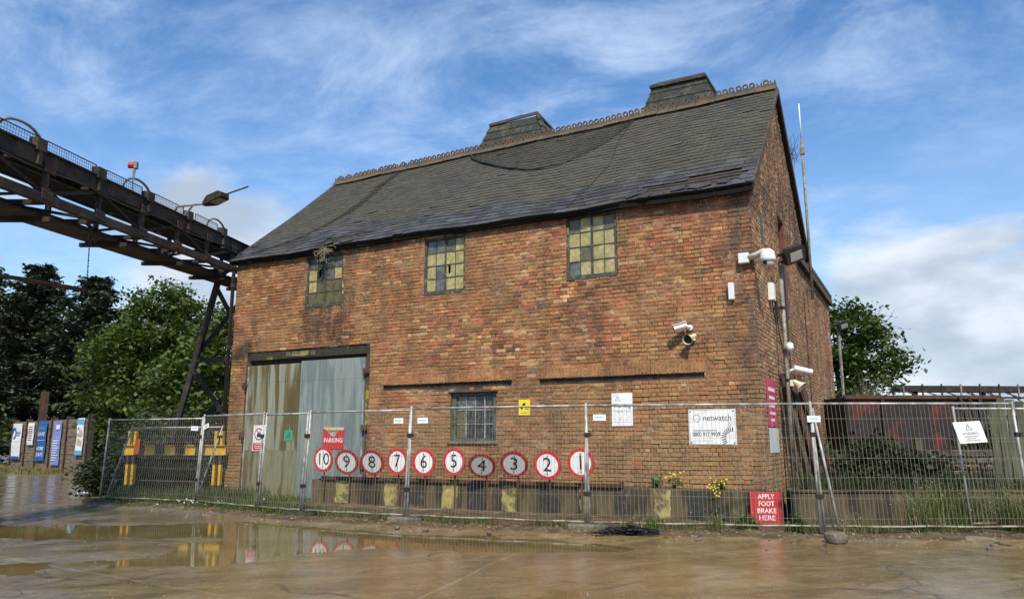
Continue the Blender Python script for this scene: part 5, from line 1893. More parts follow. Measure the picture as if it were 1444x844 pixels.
a = board(t_, .43, .33, M_WHITE); shear_obj(a, mm)
a = triangle(t_, .0, .085, .115, M_BLACK, -.0072); shear_obj(a, mm)
a = text('WARNING', .065, M_GREYPRINT, t_, 0, -.0072, -.02, .25, thick=.02); shear_obj(a, mm)
a = bars(t_, [(-.11, .11, -.065, .014), (-.09, .06, -.095, .012), (-.12, .12, -.125, .013)], M_GREYPRINT, -.0062); shear_obj(a, mm)
# orange card
p_ = on_plane(193, 629, (-9.0, 18.30, 0), (.39, .92, 0))
t_ = empty('orange_card', p_, math.atan2(F_[1][1] - F_[0][1], F_[1][0] - F_[0][0]), 'bright orange card hung on the leaning barrier panel', 'card')
a = board(t_, .16, .34, M_ORANGE, .004, 'card'); shear_obj(a, Matrix(((1, 0, .12, 0), (0, 1, 0, 0), (0, 0, 1, 0), (0, 0, 0, 1))))
q = MB(); q.tube([(-.03, .0, .17), (-.02, .01, .22)], .003, 4); q.obj('tie', M_BLACK, t_)
# scrap of white packaging
g = on_ground(148, 692)
rock('plastic_carton', 'crushed white plastic carton lying in the grass behind the fence end', 'litter', (g.x + .6, g.y - 2.3, .05), .14, .08, .05, 31, M_WHITE, .2)

# ================================================================== BARRIER behind the fence
bx0, bx1 = on_plane(172, 633, (0, 20.6, 0), (0, 1, 0)).x, on_plane(322, 633, (0, 20.6, 0), (0, 1, 0)).x
bar_ = empty('height_barrier', ((bx0 + bx1) / 2, 20.6, 0), R(-6), 'black and yellow striped steel barrier behind the leaning fence', 'barrier')
W2 = (bx1 - bx0) / 2
n = 10
for k in range(n):
    a, b_ = -W2 + 2 * W2 * k / n, -W2 + 2 * W2 * (k + 1) / n
    q = MB()
    q.box(a + .001, b_ - .001, -.012, .012, 1.12, 1.34); q.box(a + .001, b_ - .001, -.07, .07, 1.341, 1.36); q.box(a + .001, b_ - .001, -.07, .07, 1.10, 1.119)
    q.obj('beam_band', M_BARRIERYELLOW if k % 2 == 0 or k == n - 1 else M_BLACKPAINT, bar_)
for sx in (-1, 1):
    for z0, z1, mt in ((.0, .34, M_BLACKPAINT), (.341, .86, M_BARRIERYELLOW), (.861, 1.098, M_BLACKPAINT), (1.362, 1.72, M_BARRIERYELLOW)):
        q = MB()
        for o_ in (-.11, .05):
            q.box(sx * (W2 - .2) + o_, sx * (W2 - .2) + o_ + .065, -.06, .06, z0, z1)
        q.obj('post_band', mt, bar_)

# ================================================================== CONVEYOR
def cx_(y):
    return -8.946 + .043 * y


def cz_(y):
    return 6.49 + .0716 * (y - 11.96)


CW = 1.0
CY0, CY1 = 3.0, 36.0
cv = empty('conveyor_bridge', (cx_(12) - .5, 12, 0), 0, 'long sooty steel conveyor bridge sloping over the yard to the roof', 'conveyor')
OFF = Vector(cv.location)


def cpt(side, y, dz):
    """side 0 = right (camera) truss, 1 = far truss; dz below the top line"""
    return Vector((cx_(y) - side * CW, y, cz_(y) - dz)) - OFF


for sd in (0, 1):
    q = MB(); q.bar(cpt(sd, CY0, .16), cpt(sd, CY1, .16), .07, .30); q.obj('top_chord', M_WEATHERBEAM if sd == 0 else M_STEELDARK, cv)
    q = MB(); q.bar(cpt(sd, CY0, .02), cpt(sd, CY1, .02), .16, .03); q.obj('chord_flange', M_STEELDARK, cv)
    q = MB(); q.bar(cpt(sd, CY0, .86), cpt(sd, CY1, .86), .12, .17); q.obj('bottom_chord', M_WEATHERBEAM if sd == 0 else M_STEELDARK, cv)
    k = 0
    y = CY0 + .3
    while y < CY1 - 1.7:
        MB().bar(cpt(sd, y, .30), cpt(sd, y, .80), .08, .09).obj('upright', M_WEATHERBEAM if sd == 0 else M_STEELDARK, cv)
        if sd == 0:                                  # riveted gusset plates at the joints
            for dz in (.30, .80):
                g_ = cpt(0, y, dz)
                q = MB(); q.box(g_.x + .062, g_.x + .072, g_.y - .17, g_.y + .17, g_.z - .10, g_.z + .10)
                for ry in (-.12, -.04, .04, .12):
                    for rz_ in (-.06, .06):
                        q.box(g_.x + .0722, g_.x + .083, g_.y + ry - .012, g_.y + ry + .012, g_.z + rz_ - .012, g_.z + rz_ + .012)
                q.obj('gusset_plate', M_RUSTBROWN if k % 3 == 0 else M_WEATHERBEAM, cv)
        a, b_ = (cpt(sd, y, .32), cpt(sd, y + 1.65, .78)) if k % 2 else (cpt(sd, y, .78), cpt(sd, y + 1.65, .32))
        MB().bar(a, b_, .05, .06).obj('diagonal', M_STEELDARK, cv)
        y += 1.65
        k += 1
y = CY0 + .3
k = 0
while y < CY1 - 1.7:
    MB().bar(cpt(0, y, .93), cpt(1, y, .93), .07, .09).obj('cross_beam', M_STEELDARK, cv)
    a, b_ = (cpt(0, y, .90), cpt(1, y + 1.65, .90)) if k % 2 else (cpt(1, y, .90), cpt(0, y + 1.65, .90))
    MB().bar(a, b_, .05, .05).obj('wind_brace', M_STEELDARK, cv)
    y += 1.65
    k += 1
# belts
q = MB(); q.bar(cpt(.5, CY0, .10), cpt(.5, CY1, .10), .50, .03); q.bar(cpt(.5, CY0, .34), cpt(.5, CY1, .34), .46, .03)
q.obj('belt', M_RUBBER, cv)
y = CY0 + .7
while y < CY1 - .5:
    MB().tube([cpt(0.06, y, .29), cpt(.94, y, .29)], .045, 8).obj('roller', M_STEELDARK, cv)
    y += 2.2
# stepped drip boards under the far side
y = CY0 + .4
k = 0
while y < CY1 - 2.6:
    q = MB(); q.bar(cpt(.78, y, 1.02 + .03 * (k % 2)), cpt(.78, y + 2.55, 1.02 + .03 * (k % 2)), .75, .05)
    q.obj('drip_board', M_WEATHERBEAM, cv)
    MB().bar(cpt(.2, y, 1.12), cpt(1.25, y, 1.12), .08, .09).obj('hanger_beam', M_STEELDARK, cv)
    y += 2.6
    k += 1


def conv_y(u, v):
    r = ray(u, v)
    # x = -8.946 + .043 y
    return -8.946 / (r.x / r.y - .043)


# idler brackets and hoops on top
for u, v in ((52, 205), (137, 250), (207, 280), (263, 312), (312, 335)):
    y = conv_y(u, v)
    q = MB(); q.bar(cpt(0, y - .13, -.04) + Vector((.03, 0, 0)), cpt(0, y + .13, -.04) + Vector((.03, 0, 0)), .16, .22); q.bar(cpt(0, y, .05) + Vector((.06, 0, 0)), cpt(0, y, .32) + Vector((.06, 0, 0)), .10, .07)
    q.obj('idler_bracket', M_WEATHERBEAM, cv)
for u, v in ((62, 200), (214, 275), (318, 330)):
    y = conv_y(u, v)
    pts = []
    for i in range(13):
        a = math.pi * i / 12
        pts.append(cpt(.03, y - .55 + .6 * math.cos(math.pi - a), .0 - .34 * math.sin(a)))
    MB().tube(pts, .028, 7).obj('belt_hoop', M_PIPE, cv, True)
# side guards of wire
for u0, v0, u1, v1 in ((-30, 170, 55, 205), (66, 210, 135, 243), (150, 248, 200, 272), (218, 280, 258, 303), (275, 311, 306, 330)):
    a, b_ = conv_y(u0, v0), conv_y(u1, v1)
    q = MB()
    q.bar(cpt(0, a, -.20), cpt(0, b_, -.20), .016, .016); q.bar(cpt(0, a, 0), cpt(0, a, -.20), .016, .016); q.bar(cpt(0, b_, 0), cpt(0, b_, -.20), .016, .016)
    y = a
    while y < b_:
        q.bar(cpt(0, y, 0), cpt(0, y, -.20), .005, .005); y += .07
    for z in (.07, .14):
        q.bar(cpt(0, a, -z), cpt(0, b_, -z), .005, .005)
    o = q.obj('wire_guard', M_STEELDARK, cv)
q = MB(); q.tube([cpt(-.06, y_, .36 + .03 * math.sin(y_ * 2.1)) for y_ in np.arange(CY0, CY1, .6)], .018, 6)
q.obj('cable', M_BLACKPIPE, cv)
# trestle under the building end
ty = 23.0
for sd, foot in ((0, .35), (1, -1.35)):
    a = cpt(sd, ty, .95)
    b_ = Vector((cx_(ty) - sd * CW + foot, ty, 0.0)) - OFF
    MB().bar(a, b_, .15, .15, up=(0, 1, 0)).obj('trestle_leg', M_STEELDARK, cv)
legp = lambda sd, z: Vector((cx_(ty) - sd * CW + (.35 if sd == 0 else -1.35) * (1 - z / (cz_(ty) - .95)), ty, z)) - OFF
for za, zb in ((6.1, 4.1), (3.6, 1.2)):
    q = MB(); q.bar(legp(0, za) + Vector((0, .10, 0)), legp(1, zb) + Vector((0, .10, 0)), .13, .05, up=(0, 1, 0)); q.obj('trestle_brace', M_STEELDARK, cv)
    q = MB(); q.bar(legp(1, za) - Vector((0, .10, 0)), legp(0, zb) - Vector((0, .10, 0)), .13, .05, up=(0, 1, 0)); q.obj('trestle_brace', M_STEELDARK, cv)
MB().bar(legp(0, 3.85), legp(1, 3.85), .12, .10, up=(0, 1, 0)).obj('trestle_tie', M_WEATHERBEAM, cv)
for sd in (0, 1):                                    # matching trestle outside the picture holds the near end
    MB().bar(cpt(sd, 4.2, .95), Vector((cx_(4.2) - sd * CW, 4.2, 0)) - OFF, .18, .18, up=(0, 1, 0)).obj('trestle_leg', M_STEELDARK, cv)
pts = [legp(0, 5.7) + Vector((-.55, -.15, 0)), legp(0, 5.0) + Vector((-.45, -.2, 0)), legp(0, 4.6) + Vector((-.1, -.2, 0)), legp(0, 4.1) + Vector((-.22, -.2, 0)), legp(0, 3.0) + Vector((-.2, -.15, 0)), legp(0, 1.5) + Vector((-.22, -.15, 0))]
MB().tube(pts, .03, 6).obj('hanging_cable', M_BLACKPIPE, cv, True)

# beacon and street lamp on the bridge
yb = conv_y(187, 262)
t_ = empty('beacon_post', (cx_(yb), yb, cz_(yb)), 0, 'red beacon drum on a short post above the conveyor bridge', 'beacon')
MB().tube([(0, 0, -.05), (0, 0, .42), (.02, 0, .60)], .03, 8).obj('post', M_PIPE, t_)
MB().tube([(-.12, -.02, .60), (.0, .0, .60)], .07, 16).obj('drum', M_BEACON, t_)
MB().cbox(-.0, .07, -.05, .05, .52, .68, .01).obj('cap', M_PIPE, t_)
yl = conv_y(247, 294)
p0_ = Vector((cx_(yl), yl, cz_(yl)))


def at_y(u, v, y):
    return on_plane(u, v, (0, y, 0), (0, 1, 0))


t_ = empty('street_lamp', p0_, 0, 'grey street lamp head on an arm reaching out from the conveyor bridge', 'lamp')
P1 = at_y(290, 287, yl - .3) - p0_
P2 = at_y(318, 274, yl - .6) - p0_
P3 = at_y(350, 263, yl - .8) - p0_
MB().tube([(0, 0, .0), (.05, -.02, .12), P1], .028, 8).obj('arm', M_PIPE, t_, True)
MB().tube([(.25, -.05, -.10), (.45, -.08, .11)], .02, 6).obj('strut', M_PIPE, t_)
d = (P2 - P1).normalized()
q = MB()
side = d.cross(Vector((0, 0, 1))).normalized(); upv = side.cross(d)
sec = lambda c, a, b_: [c + side * a + upv * b_, c - side * a + upv * b_, c - side * a * .9 - upv * b_, c + side * a * .9 - upv * b_]
rings = [sec(P1 + d * -.06, .05, .04), sec(P1 + d * .10, .12, .07), sec(P1 + d * .22, .17, .085), sec(P1 + d * .60, .17, .075), sec(P1 + d * .64, .13, .05)]
vs = [v for r_ in rings for v in r_]
fs = [(i * 4 + k, i * 4 + (k + 1) % 4, i * 4 + 4 + (k + 1) % 4, i * 4 + 4 + k) for i in range(4) for k in range(4)] + [(0, 3, 2, 1), (16, 17, 18, 19)]
q.add(vs, fs); q.obj('lamp_head', M_STEELDARK, t_)
q = MB(); c = P1 + d * .41 - upv * .086
q.add([c + side * .12 - d * .16, c - side * .12 - d * .16, c - side * .12 + d * .16, c + side * .12 + d * .16], [(0, 1, 2, 3)]); q.obj('lamp_glass', M_LAMPGLASS, t_)
MB().tube([P1 + d * .62, P3], .018, 6).obj('rod', M_STEELDARK, t_)
# hanging bar: rusty pipe slung on a chain
yh = 15.0
A = at_y(126, 345, yh); Bp = at_y(122, 409, yh); Cp = at_y(-40, 383, yh - 1.2)
hb = empty('slung_pipe', Bp, 0, 'rusty pipe slung level on a chain below the conveyor bridge', 'pipe')
MB().tube([(-.02, 0, 0), (Cp - Bp) * .5 + Vector((0, 0, .02)), Cp - Bp], .042, 8).obj('pipe', M_RUSTBROWN, hb, True)
q = MB()
nl = 16
for i in range(nl):
    f0, f1 = i / nl, (i + .85) / nl
    q.bar((A - Bp) * f0, (A - Bp) * f1, .022 if i % 2 else .010, .010 if i % 2 else .022)
q.obj('chain', M_STEELDARK, hb)
q = MB(); q.bar((A - Bp) * .97, (A - Bp) * 1.0 + Vector((0, 0, .22)), .05, .05); q.obj('hook', M_STEELDARK, hb)
q = MB()
for i in range(12):
    q.bar((Cp - Bp) + Vector((0, 0, i * .15)), (Cp - Bp) + Vector((0, 0, i * .15 + .12)), .02, .012)
q.obj('chain', M_STEELDARK, hb)

# ================================================================== WALL OF BANNERS
WA, WB_ = on_ground(13, 660.2), on_ground(124, 668.2)
wd_ = (WB_ - WA); wl = wd_.length; wd_.normalize()
wn = Vector((-wd_.y, wd_.x, 0))
wr = math.atan2(wd_.y, wd_.x)
sw = empty('sleeper_wall', WA, wr, 'brown timber sleeper wall with steel posts hung with banners', 'wall')


def wall_x(u, v):
    p_ = on_plane(u, v, WA, wn)
    return (p_ - WA).dot(wd_), p_.z


posts = [wall_x(u, v)[0] for u, v in ((13, 660), (32, 661), (48, 662), (67, 663.5), (89, 665.5), (119, 668))]
WH = 2.5
rp = random.Random(2)
for k in range(5):
    a, b_ = posts[k] + .06, posts[k + 1] - .06
    nz = 6
    for j in range(nz):
        z0, z1 = WH * j / nz, WH * (j + 1) / nz - .012
        o_ = rp.uniform(-.02, .02)
        MB().cbox(a, b_, o_, .16 + o_, z0 + .002, z1, .012).obj('sleeper', M_PLANK, sw)
for k, x in enumerate(posts):
    h = 2.62 if k < 5 else 2.7
    q = MB(); q.box(x - .055, x + .055, -.07, -.05, 0, h); q.box(x - .01, x + .01, -.05, .2, 0, h); q.box(x - .055, x + .055, .2, .22, 0, h)
    q.obj('steel_post', M_RUSTBROWN if k < 5 else M_BLACKPAINT, sw)
for nm, mt, corners, lab in (
        ('banner', M_WHITE, ((22, 597), (35.5, 596.6), (17.3, 646.6), (28.4, 646)), 'tall white banner with dark round logo at the far end of the sleeper wall'),
        ('banner', M_WHITE, ((44, 596), (52.5, 595.5), (39.7, 626.5), (48, 627)), 'short white banner between the white and blue banners'),
        ('banner', M_BLUE, ((57, 593), (70.3, 592.7), (52.6, 648.5), (64, 649.5)), 'dark blue safety banner with white and green lettering'),
        ('banner', M_LILAC, ((79.5, 593.4), (90.2, 593), (73, 655.6), (85, 654.5)), 'faded lilac banner of small white print'),
        ('banner', M_WHITE, ((113, 589), (122.4, 589), (108.7, 641), (118, 641)), 'white picture banner edged in light blue by the fence end')):
    W = [wall_x(*c) for c in corners]
    x0, x1 = (W[0][0] + W[2][0]) / 2, (W[1][0] + W[3][0]) / 2
    z1, z0 = (W[0][1] + W[1][1]) / 2, (W[2][1] + W[3][1]) / 2
    w_, h = x1 - x0, z1 - z0
    t_ = empty('banner', WA + wd_ * ((x0 + x1) / 2) - wn * .095 + Vector((0, 0, (z0 + z1) / 2)), wr, lab, 'banner', 'banners on the sleeper wall')
    nseg = 8
    q = MB()
    vs = []
    for i in range(nseg + 1):
        z = -h / 2 + h * i / nseg
        o_ = .015 * math.sin(i * 1.3 + x0)
        vs += [(-w_ / 2, o_, z), (w_ / 2, o_ * .6, z), (w_ / 2, o_ * .6 + .006, z), (-w_ / 2, o_ + .006, z)]
    fs = [(4 * i + k, 4 * i + (k + 1) % 4, 4 * i + 4 + (k + 1) % 4, 4 * i + 4 + k) for i in range(nseg) for k in range(4)] + [(3, 2, 1, 0), (4 * nseg, 4 * nseg + 1, 4 * nseg + 2, 4 * nseg + 3)]
    q.add(vs, fs)
    q.obj('sheet', mt, t_)
    yy = -.022
    if 'round logo' in lab:
        q = MB(); q.ring(-w_ * .28, h * .22, yy - .002, yy, w_ * .14, w_ * .22, 24, -100, 170); q.obj('ring_logo', M_BLUE, t_)
        bars(t_, [(-w_ * .02, w_ * .42, h * .24, .07), (-w_ * .02, w_ * .35, h * .17, .05), (-w_ * .4, w_ * .4, -.02, .012)], M_GREYPRINT, yy)
        bars(t_, [(-w_ * .5, w_ * .5, -h * .46, h * .07)], M_BLUE, yy, 'blue_foot')
    elif 'short white' in lab:
        bars(t_, [(-w_ * .35, w_ * .3, h * (.32 - .1 * k), .035) for k in range(7)], M_DULLRED, yy)
    elif 'dark blue' in lab:
        text('WORK', .2, M_GREENPRINT, t_, 0, yy, h * .30, w_ * .7)
        text('SAFE', .26, M_WHITE, t_, 0, yy, h * .16, w_ * .75, thick=.01)
        bars(t_, [(-w_ * .42, w_ * .42, h * .01, .02)], M_WHITE, yy)
        text('HOME', .26, M_WHITE, t_, 0, yy, -h * .2, w_ * .75, thick=.01)
        text('SAFE', .26, M_WHITE, t_, 0, yy, -h * .35, w_ * .75, thick=.01)
    elif 'lilac' in lab:
        bars(t_, [(-w_ * .1, w_ * .35, h * .36, .22), (-w_ * .4, w_ * .4, h * .12, .015)] + [(-w_ * .38, w_ * (.38 - .1 * (k % 3)), h * (.05 - .055 * k), .045) for k in range(9)], M_WHITE, yy)
    else:
        bars(t_, [(-w_ * .5, w_ * .5, h * .40, h * .14), (-w_ * .5, w_ * .5, -h * .44, h * .12)], M_LTBLUE, yy, 'blue_band')
        bars(t_, [(-w_ * .1, w_ * .3, h * .1, .3), (-w_ * .3, w_ * .0, -h * .15, .3), (w_ * .1, w_ * .35, -h * .18, .25)], M_BUFFPRINT, yy, 'picture')
        bars(t_, [(-w_ * .35, -w_ * .15, h * .22, .08), (-w_ * .35, -w_ * .15, h * .05, .08)], M_GREYPRINT, yy)
pc = wall_x(25, 660)
t_ = empty('rusty_column', WA + wd_ * (pc[0] - .9) + wn * 1.2, wr, 'tall rusty steel column standing behind the sleeper wall', 'column')
q = MB(); q.box(-.17, .17, -.02, .02, 0, 4.2); q.obj('web', M_RUSTBROWN, t_)
for sx in (-1, 1):
    MB().box(sx * .18 - .011, sx * .18 + .011, -.15, .15, 0, 4.2).obj('flange', M_RUSTBROWN, t_)
MB().box(-.25, .25, -.2, .2, 0, .03).obj('base_plate', M_RUSTBROWN, t_)

# ================================================================== THINGS BEHIND THE LEDGE, RIGHT
tk = empty('steel_hopper', (11.4, 21.5, .36), R(0), 'dark rust red steel hopper side beyond the mesh on the raised ground', 'hopper')
MB().cbox(-2.15, 2.05, 0, 2.4, .35, 2.32, .03).obj('body', M_HULL, tk)
MB().bar((-2.2, -.03, 2.30), (2.1, -.03, 2.30), .09, .10).obj('rim', M_RUSTBROWN, tk)
MB().bar((-2.2, -.03, .55), (2.1, -.03, .55), .09, .12).obj('rim', M_STEELDARK, tk)
for x in (-1.2, 1.5):
    MB().box(x, x + .09, -.075, -.002, .62, 2.24).obj('rib', M_STEELDARK, tk)
for x in (-2.0, 1.9):
    MB().box(x - .1, x + .1, .2, .4, -.1, .36).obj('leg', M_STEELDARK, tk)
    MB().box(x - .1, x + .1, 2.0, 2.2, -.1, .36).obj('leg', M_STEELDARK, tk)
for u0, v0, u1, v1 in ((1352, 558, 1372, 592), (1366, 560, 1378, 580)):
    a, b_ = at_y(u0, v0, 21.4), at_y(u1, v1, 21.3)
    MB().bar(a - Vector(tk.location), b_ - Vector(tk.location), .05, .05).obj('strut', M_WEATHERBEAM, tk)
# rubble wall between ledge and hopper, each stone its own part
rwall = empty('rubble_wall', (6.9, 17.2, .52), R(0), 'low rubble stone wall with timber capping behind the mesh fence', 'wall')
rg = random.Random(17)
MB().box(0, 9, .05, .4, -.05, .60).obj('core', M_CONCRETE, rwall)
z = .0
row = 0
while z < .55:
    hh_ = rg.uniform(.13, .19)
    x = rg.uniform(0, .2)
    while x < 8.8:
        L = rg.uniform(.22, .46)
        q = MB()
        q.cbox(x, min(x + L - .02, 9), rg.uniform(-.03, .02), .10, z + .005, min(.60, z + hh_ - .015), .022)
        q.obj('stone', M_STONE if rg.random() < .7 else M_CONCRETE, rwall)
        x += L
    z += hh_
MB().cbox(-.1, 9.1, -.06, .42, .605, .75, .015).obj('capping', M_DARKWOOD, rwall)
for x in (1.9, 4.4):
    MB().cbox(x, x + .16, -.14, -.065, -.03, 1.0, .01).obj('post', M_DARKWOOD, rwall)

# far gantry conveyor on the right
gy_ = 40.0
g0 = at_y(1262, 548, gy_); g1 = at_y(1500, 552, gy_)
gn = empty('far_conveyor', ((g0.x + g1.x) / 2, gy_, 0), 0, 'distant low conveyor gantry with dark covers along the skyline', 'conveyor')
X0, X1 = g0.x - gn.location.x, g1.x - gn.location.x
zt = g0.z
MB().bar((X0, 0, zt), (X1, 0, zt - .05), .9, .30).obj('cover', M_STEELDARK, gn)
MB().bar((X0, -.46, zt - .45), (X1, -.46, zt - .5), .08, .10).obj('bottom_chord', M_WEATHERBEAM, gn)
MB().bar((X0, .46, zt - .95), (X1, .46, zt - 1.0), .08, .10).obj('bottom_chord', M_WEATHERBEAM, gn)
x = X0 + .2
k = 0
while x < X1 - .8:
    MB().bar((x, -.47, zt + .22), (x, -.47, zt - .95), .06, .07).obj('upright', M_PIPE if k % 3 == 0 else M_STEELDARK, gn)
    MB().bar((x, -.46, zt - .12), (x + .95, -.46, zt - .45), .05, .05).obj('diagonal', M_WEATHERBEAM, gn)
    if x > X0 + 4:
        MB().bar((x, .3, zt - .2), (x + .95, .3, zt - .9), .05, .05).obj('diagonal', M_WEATHERBEAM, gn)
    x += .98
    k += 1
for x in (X0 + 1, X0 + 4.5, X1 - .6):
    MB().bar((x, 0, 0), (x, 0, zt - .1), .22, .22).obj('leg', M_STEELDARK, gn)
# timber hoarding at the right edge
hd = empty('board_fence', (9.05, 14.75, .55), R(-4), 'weathered green grey board fence behind the warning plate panel', 'fence')
for k in range(12):
    h = 1.62 + .03 * ((k * 7) % 4)
    MB().cbox(k * .165, k * .165 + .15, 0, .025, 0, h, .005).obj('board', pmat('board_%d' % k, tuple(np.array((0.052, 0.050, 0.028)) * (.7 + .1 * ((k * 5) % 6))), .9, col2=(.09, .10, .05), mixscale=3, streak=(1, 1, .3), bump=.3) if k < 4 else MATS['board_%d' % (k % 4)], hd)
for z in (.3, 1.3):
    MB().box(-.02, 2.0, .027, .08, z, z + .09).obj('rail', M_PLANK, hd)

# ================================================================== VEGETATION
def rand_unit(n, r):
    v = r.normal(size=(n, 3))
    return v / np.linalg.norm(v, axis=1, keepdims=True)


def leaf_quads(c, size, r, up_bias=.5, elong=1.0):
    """leaf-shaped quads around centres c (N,3)"""
    n = len(c)
    nn = rand_unit(n, r); nn[:, 2] = np.abs(nn[:, 2]) + up_bias
    nn /= np.linalg.norm(nn, axis=1, keepdims=True)
    a = np.cross(nn, rand_unit(n, r)); a /= np.linalg.norm(a, axis=1, keepdims=True)
    b_ = np.cross(nn, a)
    s = size * r.uniform(.6, 1.25, (n, 1))
    L, W = a * s * elong, b_ * s * .62
    fold = nn * s * .14
    return np.stack([c - L, c - W + fold - L * .1, c + L, c + W + fold - L * .1], 1)


def crown_points(lobes, n_cl, per, spread, r, flat=.6, shell=.55):
    pts, shade = [], []
    vol = np.array([l[3] ** 2 for l in lobes]); vol /= vol.sum()
    for li, (x, y, z, rad, *sq) in enumerate(lobes):
        k = int(n_cl * vol[li]) + 1
        d = rand_unit(k, r)
        rr_ = rad * (shell + (1 - shell) * r.random(k) ** .6)
        rr_ *= 1 + .16 * np.sin(d[:, 0] * 7 + li) * np.cos(d[:, 2] * 6 + 2 * li)
        sz_ = sq[0] if sq else .85
        c = np.array([x, y, z]) + d * rr_[:, None] * np.array([1, 1, sz_])
        tint = r.uniform(.68, 1.28, k)
        for q_ in range(k):
            m_ = int(per * r.uniform(.6, 1.3))
            g = r.normal(size=(m_, 3)) * spread * np.array([1, 1, flat])
            pts.append(c[q_] + g)
            shade.append(np.full(m_, tint[q_]))
    return np.concatenate(pts), np.concatenate(shade)


def limb_mesh(base, tips, r0, seed):
    q = MB()
    r = random.Random(seed)
    base = Vector(base)
    hmax = max(t[2] for t in tips)
    fork = base + Vector((r.uniform(-.2, .2), r.uniform(-.2, .2), (hmax - base.z) * .28))
    q.tube([base - Vector((0, 0, .15)), base + (fork - base) * .5, fork], [r0 * 1.25, r0, r0 * .82], 10)
    for t in tips:
        t = Vector(t)
        m1 = fork.lerp(t, .4) + Vector((r.uniform(-.3, .3), r.uniform(-.3, .3), r.uniform(.1, .5)))
        q.tube([fork - Vector((0, 0, .1)), m1, t], [r0 * .55, r0 * .33, r0 * .10], 7)
        for k in range(3):
            e = t + Vector((r.uniform(-1, 1), r.uniform(-1, 1), r.uniform(-.3, .8)))
            q.tube([m1.lerp(t, .3 + .2 * k), e], [r0 * .14, r0 * .04], 5)
    return q


def broadleaf(name, label, base, lobes, n_cl, per, size, col, seed, spread=.42, group=None, r0=.22, mat=None, cat='tree', up=.5):
    r = np.random.default_rng(seed)
    t_ = empty(name, base, 0, label, cat, group)
    B0 = np.array(base)
    pts, sh = crown_points(lobes, n_cl, per, spread, r)
    pts[:, 2] = np.maximum(pts[:, 2], .06)
    qv = leaf_quads(pts + B0, size, r, up) - B0
    c = np.array(col) * (sh * r.uniform(.8, 1.2, len(sh)))[:, None]
    c[:, 0] *= r.uniform(.8, 1.25, len(sh))
    me = quads_mesh('crown', qv, c, mat or M_LEAF)
    o = link('crown', me, t_)
    tips = [(l[0], l[1], l[2] + l[3] * .3) for l in lobes]
    if r0 > 0:
        limb_mesh((0, 0, 0), tips, r0, seed).obj('trunk' if cat == 'tree' else 'stem', M_BARK, t_, True)
    return t_


G1 = (0.074, 0.108, 0.025)
G2 = (0.055, 0.085, 0.026)
# the big round sycamore behind the fence
broadleaf('broadleaf_tree', 'large round leafy tree between the dark conifers and the conveyor trestle', (-16.9, 37.5, 0),
          [(0, 0, 6.6, 2.6), (-1.6, -.3, 5.4, 2.1), (2.0, -.4, 5.2, 2.2), (-.2, -1.0, 3.2, 2.2), (3.0, 0, 2.8, 2.0), (-2.2, .6, 3.4, 1.8), (.3, -.5, 7.9, 1.4), (1.2, -1.4, 1.6, 1.8), (-1.2, .2, 1.8, 1.7)], 540, 66, .125, G1, 41, .32, r0=.32)
broadleaf('broadleaf_tree', 'lower leafy tree behind the conveyor trestle legs', (-11.6, 32.0, 0),
          [(0, 0, 5.0, 2.0), (1.4, .2, 3.9, 1.8), (-1.6, -.2, 3.2, 1.8), (.3, -.8, 2.0, 1.7), (2.6, 0, 5.0, 1.4)], 340, 52, .125, (0.080, 0.118, 0.030), 43, .38, r0=.2)
broadleaf('broadleaf_tree', 'green tree showing behind the far end of the gable', (14.3, 33.5, 0),
          [(-.2, 0, 5.6, 1.7), (1.3, 0, 5.3, 1.25), (.6, -.3, 6.6, 1.1), (-.8, 0, 4.1, 1.8), (1.0, -.2, 3.6, 1.4), (2.35, 0, 4.75, .75, .5), (-1.2, .3, 7.0, .95), (1.9, 0, 6.2, .55, .6)], 230, 44, .12, (0.062, 0.100, 0.026), 47, .30, r0=.2)


def conifer(name, label, base, h, rad, seed, col):
    r = np.random.default_rng(seed)
    t_ = empty(name, base, 0, label, 'tree', 'dark conifers behind the sleeper wall')
    rr_ = random.Random(seed)
    q = MB(); q.tube([(0, 0, -.1), (.1, 0, h * .5), (0, .1, h * .97)], [.30, .18, .03], 9)
    pts, sh = [], []
    z = .9
    while z < h * .98:
        f = z / h
        nb = 5 if f < .8 else 4
        a0 = rr_.random() * 6.28
        for k in range(nb):
            a = a0 + k * 2 * math.pi / nb + rr_.uniform(-.35, .35)
            L = rad * (1 - f) ** .62 * rr_.uniform(.55, 1.2) + .25
            d = Vector((math.cos(a), math.sin(a), 0))
            p0q = Vector((0, 0, z))
            tip = p0q + d * L + Vector((0, 0, L * rr_.uniform(.05, .38)))
            mid_ = p0q + d * L * .5 + Vector((0, 0, -.05 * L))
            q.tube([p0q, mid_, tip], [.05, .03, .008], 5)
            m_ = int(34 + 70 * L)
            tt = r.random(m_) ** .7
            P0, P1_, P2_ = np.array(p0q), np.array(mid_), np.array(tip)
            c = ((1 - tt) ** 2)[:, None] * P0 + (2 * tt * (1 - tt))[:, None] * P1_ + (tt ** 2)[:, None] * P2_
            wdt = .12 + .30 * (1 - tt) * min(L, 2.5) * .5 + .1
            c = c + r.normal(size=(m_, 3)) * np.stack([wdt, wdt, wdt * .35], 1)
            pts.append(c); sh.append(np.full(m_, rr_.uniform(.65, 1.3)))
        z += .42 + .2 * (1 - f)
    pts, sh = np.concatenate(pts), np.concatenate(sh)
    qv = leaf_quads(pts, .17, r, .8, 1.1)
    me = quads_mesh('crown', qv, np.array(col) * (sh * r.uniform(.75, 1.25, len(sh)))[:, None], M_CONIFER)
    link('crown', me, t_)
    q.obj('trunk', M_BARK, t_, True)


